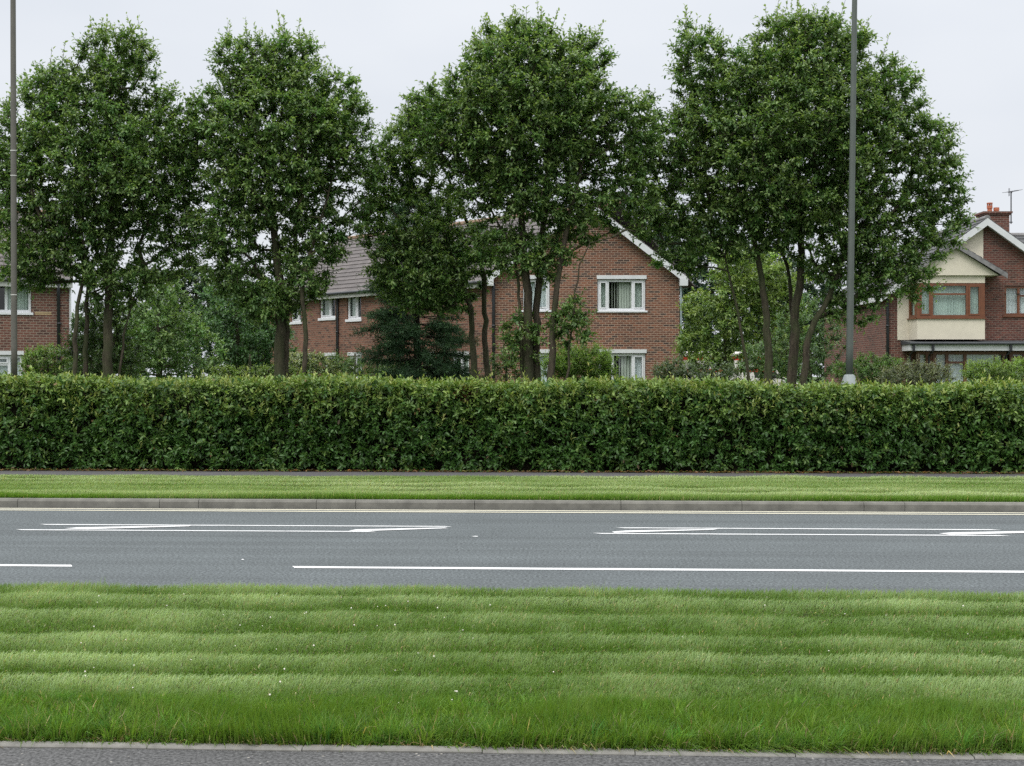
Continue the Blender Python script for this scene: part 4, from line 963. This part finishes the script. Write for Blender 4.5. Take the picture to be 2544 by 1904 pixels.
T('smaller leaning tree whose two bowed stems cross in front of the dark pine', 28.6,
  [[(1188, 945), (1172, 820), (1162, 740), (1110, 600), (1060, 470), .085], [(1214, 945, .3), (1205, 780, .3), (1200, 680, .3), (1150, 520, .3), (1090, 400, .2), .078]],
  [(1005, 410, 85, 110), (1000, 560, 95, 140), (1070, 680, 150, 100), (1140, 720, 75, 60), (1040, 580, 100, 95), (990, 680, 60, 80), (1060, 350, 80, 80), (1180, 640, 90, 70), (965, 480, 60, 130), (995, 600, 60, 110), (1065, 560, 95, 110)], 960, 103, shoots=14)
T('tall tree with dense round head in front of the centre gable', 26.9,
  [[(1308, 945), (1312, 780), (1302, 640), (1290, 470), (1280, 280), .12], [(1330, 945, .15), (1334, 780, .15), (1345, 620, .15), (1360, 430, .15), (1370, 260), .10], [(1362, 950, -.3), (1375, 800, -.3), (1392, 660, -.3), (1430, 470, -.3), (1470, 340), .085],
   [(1305, 740), (1285, 690), (1230, 540), (1150, 400), .045], [(1392, 740, -.3), (1440, 660, -.4), (1520, 590, -.4), .03]],
  [(1310, 290, 230, 190), (1290, 140, 110, 85), (1430, 170, 90, 75), (1505, 320, 80, 150), (1100, 310, 100, 110), (1460, 530, 110, 75), (1300, 460, 150, 90), (1330, 640, 90, 70), (1170, 220, 90, 80), (1190, 450, 80, 90), (1240, 600, 70, 60), (1530, 450, 60, 90), (1575, 350, 60, 120), (1570, 500, 60, 90), (1420, 800, 55, 55, -.3), (1290, 840, 50, 60)], 1380, 104, shoots=50)
T('biggest spreading tree, many stemmed, behind the green grey lamp post', 27.9,
  [[(1918, 945), (1905, 800), (1895, 720), (1862, 560), (1800, 380), .10], [(1966, 945, .1), (1975, 800, .1), (1990, 680, .1), (1985, 480, .1), (1980, 280), .115], [(1980, 945, -.2), (2010, 840, -.2), (2060, 740, -.2), (2110, 590, -.2), (2180, 440), .085],
   [(1958, 945, .5), (1968, 760, .5), (1930, 560, .6), (1900, 350, .6), .06], [(1895, 720), (1800, 640), (1710, 590), .04]],
  [(1960, 370, 280, 260), (1735, 120, 70, 60), (1790, 220, 120, 110), (2010, 120, 150, 80), (2180, 250, 110, 100), (2250, 420, 130, 160), (2310, 540, 90, 110), (2160, 650, 120, 110), (1690, 420, 105, 170), (1690, 600, 100, 80), (2060, 560, 160, 110), (2240, 690, 80, 75), (2150, 730, 60, 50), (2100, 700, 90, 80), (1830, 560, 120, 90), (2120, 760, 70, 50), (1625, 400, 65, 160), (1640, 560, 60, 80), (2340, 480, 60, 90)], 1950, 105, shoots=70, rz=.75)

# ------------------------------------------------------------------ garden trees and shrubs behind
COLK = 1.6
def G(name, label, cat, d, stem, blobs, n, col, tip, seed, L=.10, W=.045, **k):
    kw = dict(twigs=7, nl=9, hole=.1, mind=.3, shell=.36, shoots=0, rz=.9, tw=(.2, .5)); kw.update(k)
    return make_tree(name, label, cat, d, stem, blobs, n, L, W, col, tip, seed, **kw)
GT = 'garden trees behind the roadside trees'; GS = 'garden shrubs behind the hedge'
st = lambda x, d0=.06, top=820: [[(x, 945), (x+2, 880), (x-3, top), d0]]
G('garden_tree', 'pale green bushy tree between the left house and the wing', 'tree', 42, st(395, .12, 760), [(395, 830, 95, 110), (400, 740, 60, 60), (350, 860, 60, 80), (450, 850, 60, 90), (330, 890, 60, 50), (500, 880, 50, 60)], 560, (.082, .150, .050), (.17, .23, .08), 201, .12, .055, group=GT, hole=0)
G('garden_tree', 'dark green low tree just left of the wing', 'tree', 46, st(590, .12, 780), [(590, 830, 110, 110), (560, 760, 60, 70), (660, 860, 70, 80), (500, 880, 50, 60), (640, 770, 50, 60), (480, 890, 60, 45)], 520, (.046, .100, .038), (.085, .15, .055), 202, .12, .055, group=GT, hole=0)
G('garden_tree', 'blackish green tree far behind, showing above the pale bushy tree', 'tree', 66, st(490, .2, 700), [(490, 740, 90, 90), (560, 730, 60, 70), (430, 800, 70, 90), (640, 820, 120, 110)], 380, (.028, .055, .03), (.05, .085, .045), 203, .2, .09, group=GT, hole=0, mind=.4)
G('garden_tree', 'yellow green tree right of the centre gable', 'tree', 43, st(1800, .12, 760), [(1790, 780, 85, 85), (1850, 690, 90, 80), (1930, 740, 80, 80), (1920, 850, 80, 80), (1760, 860, 75, 70), (1840, 840, 75, 80), (1830, 740, 60, 60), (1740, 790, 45, 60), (1880, 770, 60, 80)], 640, (.105, .165, .045), (.22, .27, .085), 204, .14, .055, group=GT, hole=0)
G('garden_tree', 'dark blue green tree behind the right roof slope of the centre gable', 'tree', 66, st(1640, .2, 700), [(1620, 600, 90, 110), (1700, 660, 80, 130), (1730, 800, 90, 140), (1560, 540, 50, 60), (1790, 640, 70, 110), (1900, 720, 100, 120), (2000, 760, 90, 110)], 760, (.030, .060, .038), (.05, .09, .05), 205, .2, .09, group=GT, hole=0, mind=.4)
G('garden_tree', 'grey green bushy tree in front of the side wall of the right house', 'tree', 40, st(2010, .1, 850), [(2010, 880, 80, 70), (1960, 890, 60, 60), (2040, 830, 50, 60), (1900, 900, 60, 50), (2080, 890, 40, 50), (2010, 800, 60, 60), (1960, 820, 50, 50)], 460, (.066, .118, .048), (.12, .18, .07), 206, .10, .04, group=GT, hole=0)
G('garden_tree', 'sparse dark tree far behind the stems of the round topped tree', 'tree', 60, st(250, .15, 800), [(260, 850, 70, 90), (205, 850, 45, 85), (320, 850, 60, 90), (390, 820, 60, 90)], 460, (.06, .10, .05), (.10, .15, .07), 207, .18, .08, group=GT, hole=0, mind=.4)
G('shrub', 'rounded clipped shrub beside the left house', 'shrub', 34, st(118, .03, 900), [(118, 905, 58, 42), (150, 915, 35, 38), (85, 915, 32, 34)], 210, (.075, .130, .030), (.14, .20, .05), 211, .07, .03, group=GS, mind=.16, tw=(.1, .25))
G('shrub', 'dark undergrowth around the stems of the round topped tree', 'shrub', 28.2, st(260, .03, 860), [(265, 870, 50, 80), (225, 870, 40, 80), (310, 890, 45, 60), (290, 820, 35, 70), (190, 890, 30, 60), (240, 800, 25, 60)], 380, (.042, .080, .024), (.08, .13, .04), 212, .08, .038, group=GS, mind=.2)
G('shrub', 'variegated cream and green shrub by the stout trunk', 'shrub', 36, st(765, .03, 900), [(765, 912, 52, 34), (740, 925, 35, 25), (800, 922, 35, 25)], 200, (.10, .135, .06), (.28, .29, .17), 213, .07, .035, group=GS, mind=.16, tw=(.1, .28))
G('shrub', 'feathery green shrub below the wing windows', 'shrub', 36.5, st(880, .03, 905), [(865, 922, 60, 26), (840, 905, 25, 22), (925, 926, 40, 22)], 170, (.055, .10, .028), (.10, .16, .045), 214, .09, .02, group=GS, mind=.18, tw=(.15, .35))
G('shrub', 'low dark shrub at the foot of the pine', 'shrub', 34.5, st(1010, .03, 905), [(1000, 928, 60, 22), (1060, 930, 40, 20)], 130, (.04, .075, .025), (.07, .115, .035), 215, .08, .035, group=GS, mind=.18, tw=(.12, .3))
G('shrub', 'thin leggy shrub left of the trunks of the tall tree', 'shrub', 33, st(1255, .03, 900), [(1255, 905, 35, 36), (1280, 915, 28, 30)], 110, (.06, .105, .03), (.11, .16, .045), 216, .08, .03, group=GS, mind=.2, hole=.2)
G('shrub', 'bright green feathery shrub in front of the lower gable window', 'shrub', 33, st(1455, .03, 905), [(1420, 910, 60, 42), (1465, 908, 55, 38), (1500, 926, 30, 22), (1380, 920, 35, 34)], 330, (.095, .165, .035), (.17, .25, .06), 217, .10, .016, group=GS, mind=.16, tw=(.15, .35), up=.8, nl=12)
G('shrub', 'grey green straggly shrub at the corner of the centre gable', 'shrub', 33, st(1690, .03, 915), [(1680, 930, 55, 28), (1740, 935, 45, 26), (1790, 940, 50, 30)], 180, (.065, .095, .05), (.11, .145, .085), 218, .07, .03, group=GS, mind=.17, tw=(.1, .3))
G('shrub', 'dark clipped shrub left of the oriel bay', 'shrub', 38, st(2170, .03, 900), [(2170, 918, 75, 34), (2120, 925, 45, 34), (2220, 918, 42, 26)], 260, (.055, .105, .025), (.10, .17, .04), 219, .07, .028, group=GS, mind=.18, tw=(.1, .25))
G('shrub', 'greyish purple shrub with small leaves under the oriel bay', 'shrub', 34, st(2280, .03, 915), [(2280, 932, 75, 30), (2230, 940, 45, 26), (2330, 938, 42, 26)], 260, (.105, .125, .075), (.19, .20, .14), 220, .05, .02, group=GS, mind=.15, tw=(.1, .3))
G('shrub', 'lime green soft shrub at the right edge', 'shrub', 33.5, st(2470, .03, 912), [(2470, 930, 75, 28), (2540, 928, 60, 30), (2600, 930, 60, 30)], 280, (.10, .165, .035), (.19, .26, .06), 221, .08, .02, group=GS, mind=.16, tw=(.12, .28), up=.7)
G('garden_hedge', 'low clipped garden hedge left of the stout trunk', 'hedge', 33, st(620, .03, 925), [(570, 928, 45, 14), (640, 928, 60, 14), (690, 925, 40, 16)], 190, (.08, .13, .03), (.15, .20, .05), 222, .06, .028, mind=.14, tw=(.08, .18))
for i, (px, d, h, lab) in enumerate([(-60, 95, 95, 'hazy far tree beyond the left house'), (230, 110, 80, 'hazy far tree seen low between the three slim stems'), (700, 105, 150, 'hazy far tree behind the wing roof'), (1950, 90, 150, 'hazy far tree behind the biggest spreading tree')]):
    G('garden_tree', lab, 'tree', d, st(px, .2, 860), [(px, 930-h*.55, 95, h*.55), (px-80, 930-h*.4, 60, h*.4), (px+80, 930-h*.42, 60, h*.42)], 260, (.05, .085, .045), (.09, .13, .065), 230+i, .3, .14, group=GT, mind=.6, tw=(.4, .9), hole=0)

# ------------------------------------------------------------------ the pine
def pine():
    g = np.random.default_rng(77); d = 32.5; sc = d/F
    base = np.array(at(1035, HY, d)); base[2] = .06; topz = CAMZ+(HY-480)*sc
    root = empty('pine_tree', base); tag(root, 'dark blue green pine with drooping needle pads left of the centre gable', 'tree')
    H = topz-base[2]; mb = MB(); mb.tube([(0, 0, -.1), (.04, 0, 1.2), (-.02, .03, H*.6), (.05, 0, H)], [.12, .10, .065, .015], 9, False)
    A, Bq, O, D, Ln = [], [], [], [], []
    z = .75
    while z < H-.15:
        f = 1-z/H; R_ = (.30+1.30*f**.7)*(1 if z > 1.2 else .85)
        for k in range(7):
            a = g.uniform(0, 6.283); L = R_*g.uniform(.6, 1.12); dr = -.10+.25*(1-f)
            p = np.array([0, 0, z]); n = max(3, int(L/.16)); dirn = np.array([math.cos(a), math.sin(a), dr])
            for i in range(n):
                q = p+dirn*(L/n)+g.normal(0, .012, 3); dirn = unit(dirn+np.array([0, 0, -.035+.05*(i/n)])+g.normal(0, .06, 3)); A.append(p); Bq.append(q)
                if i > n*.22:
                    for m in range(10):
                        sd = unit(dirn*.6+g.normal(0, .6, 3)*[1, 1, .45]+[0, 0, .12]); O.append(q+g.normal(0, .03, 3)); D.append(sd); Ln.append(g.uniform(.14, .32))
                p = q
        z += g.uniform(.12, .19)
    A, Bq = np.array(A), np.array(Bq); bv, bf = segs_mesh(A, Bq, np.full(len(A), .013), np.full(len(A), .010), 4)
    o = mb.build('trunk', M['bark_pine'], root, smooth=True)
    sv = np.array([v.co[:] for v in o.data.vertices]); sf = np.array([list(p.vertices) for p in o.data.polygons])
    me = np_mesh('wood', np.vstack([sv, bv]), [sf, bf+len(sv)], smooth=True); me.materials.append(M['bark_pine']); o.data = me
    V, tid, t = twig_leaves(np.array(O), np.array(D), np.array(Ln), 15, .085, .014, g, .55, .3)
    c = vary((.036, .076, .034), len(O), g, .25, .05)[tid]*(1+.8*t[:, None])*vary((1, 1, 1), len(V), g, .15, .04)
    link('needles', leaves_mesh('needles', V, c), M['needle'], root)
pine()

# ------------------------------------------------------------------ parked van behind the shrubs
def van():
    d = 56; sc = d/F; xo = (1684-CX)*sc; H0 = .06
    root = empty('parked_van', w(xo+2.4, d, H0), TH); tag(root, 'white van with red stripes, mostly hidden behind shrubs beside the centre gable', 'van')
    mb = MB(); W = 1.0; prof = [(-2.35, .35), (2.3, .35), (2.38, .9), (2.2, 1.25), (1.55, 1.55), (1.05, 2.35), (.8, 2.5), (-2.2, 2.52), (-2.35, 2.4)]
    mb.prism([(x, -W, z) for x, z in prof], (0, 2*W, 0)); b = mb.build('body', M['vanwhite'], root, bevel=.07)
    for z0, z1, x0, x1 in ((2.18, 2.32, -2.33, .9), (1.72, 1.84, -2.33, 1.2)):
        q = MB(); q.box(x0, x1, -W-.008, -W+.02, z0, z1); q.build('stripe', M['vanred'], root)
    q = MB(); q.add([(.45, -W-.006, 1.5), (1.45, -W-.006, 1.5), (.98, -W-.006, 2.1), (.45, -W-.006, 2.1)], [(0, 1, 2, 3)]); q.build('window', M['dark_metal'], root)
    q = MB(); q.add([(1.58, -W*.85, 1.57), (1.58, W*.85, 1.57), (1.12, W*.8, 2.3), (1.12, -W*.8, 2.3)], [(0, 1, 2, 3)]); q.build('windscreen', M['dark_metal'], root)
    for x in (-1.5, 1.45):
        for y in (-W-.02, W-.2):
            q = MB(); q.tube([(x, y, .34), (x, y+.22, .34)], .34, 20); wl = q.build('wheel', M['tyre'], root); q = MB(); q.tube([(x, y-.01, .34), (x, y+.02, .34)], .2, 14); q.build('rim', M['galv'], wl)
    for y in (-.75, .75):
        q = MB(); q.box(2.30, 2.37, y-.14, y+.14, .92, 1.12); q.build('headlight', M['galv'], root)
van()

# ------------------------------------------------------------------ sky, sun, camera
SUN_EL, SUN_AZ = R(52), R(215)       # azimuth clockwise from +Y
wd = bpy.data.worlds.new('World'); S.world = wd; wd.use_nodes = True; nt = wd.node_tree
bg = nt.nodes['Background']; sky = nd(nt, 'ShaderNodeTexSky'); sky.sky_type = 'NISHITA'; sky.sun_disc = False; sky.sun_elevation = SUN_EL; sky.sun_rotation = SUN_AZ; sky.dust_density = 3
tc = nd(nt, 'ShaderNodeTexCoord').outputs['Generated']; sep = nd(nt, 'ShaderNodeSeparateXYZ'); nt.links.new(tc, sep.inputs[0])
# overcast deck: brighter overhead than at the horizon; values are for strength 0.1
lum = ramp(nt, sep.outputs[2], [(0.0, (8.4, 8.65, 9.1)), (.26, (8.55, 8.9, 9.45)), (.5, (18., 18.2, 18.4)), (1.0, (32., 32., 32.))])
mpn = nd(nt, 'ShaderNodeMapping'); mpn.inputs['Scale'].default_value = (1, 1, 2.6); nt.links.new(tc, mpn.inputs[0])
cl = ramp(nt, noise(nt, mpn.outputs[0], 2.3, 4, .5), [(.3, (.88, .90, .93)), (.7, (1.06, 1.055, 1.045))])
deck = mix(nt, 'MULTIPLY', 1., lum, cl)
fin = mix(nt, 'MIX', .93, sky.outputs[0], deck)
nt.links.new(fin, bg.inputs[0]); bg.inputs[1].default_value = .1
sl = bpy.data.lights.new('sun', 'SUN'); sl.energy = 1.3; sl.angle = R(20); sl.color = (1, .97, .92)
so = bpy.data.objects.new('sun', sl); COL.objects.link(so)
dv = Vector((math.sin(SUN_AZ)*math.cos(SUN_EL), math.cos(SUN_AZ)*math.cos(SUN_EL), math.sin(SUN_EL)))
so.rotation_euler = dv.to_track_quat('Z', 'Y').to_euler()
cam = bpy.data.cameras.new('camera'); cam.sensor_width = 36; cam.lens = 36*F/2544; cam.shift_y = -(952-HY)/2544; cam.clip_end = 2000
co = bpy.data.objects.new('camera', cam); COL.objects.link(co); co.location = (0, 0, CAMZ); co.rotation_euler = (R(90), 0, TH); S.camera = co
S.view_settings.view_transform = 'Standard'; S.view_settings.look = 'None'; S.view_settings.exposure = 0; S.view_settings.gamma = 1
cy = S.cycles; cy.max_bounces = 6; cy.diffuse_bounces = 3; cy.glossy_bounces = 2; cy.transmission_bounces = 4; cy.transparent_max_bounces = 8
cy.use_adaptive_sampling = True; cy.adaptive_threshold = .008; cy.use_denoising = False
cy.sample_clamp_indirect = 4
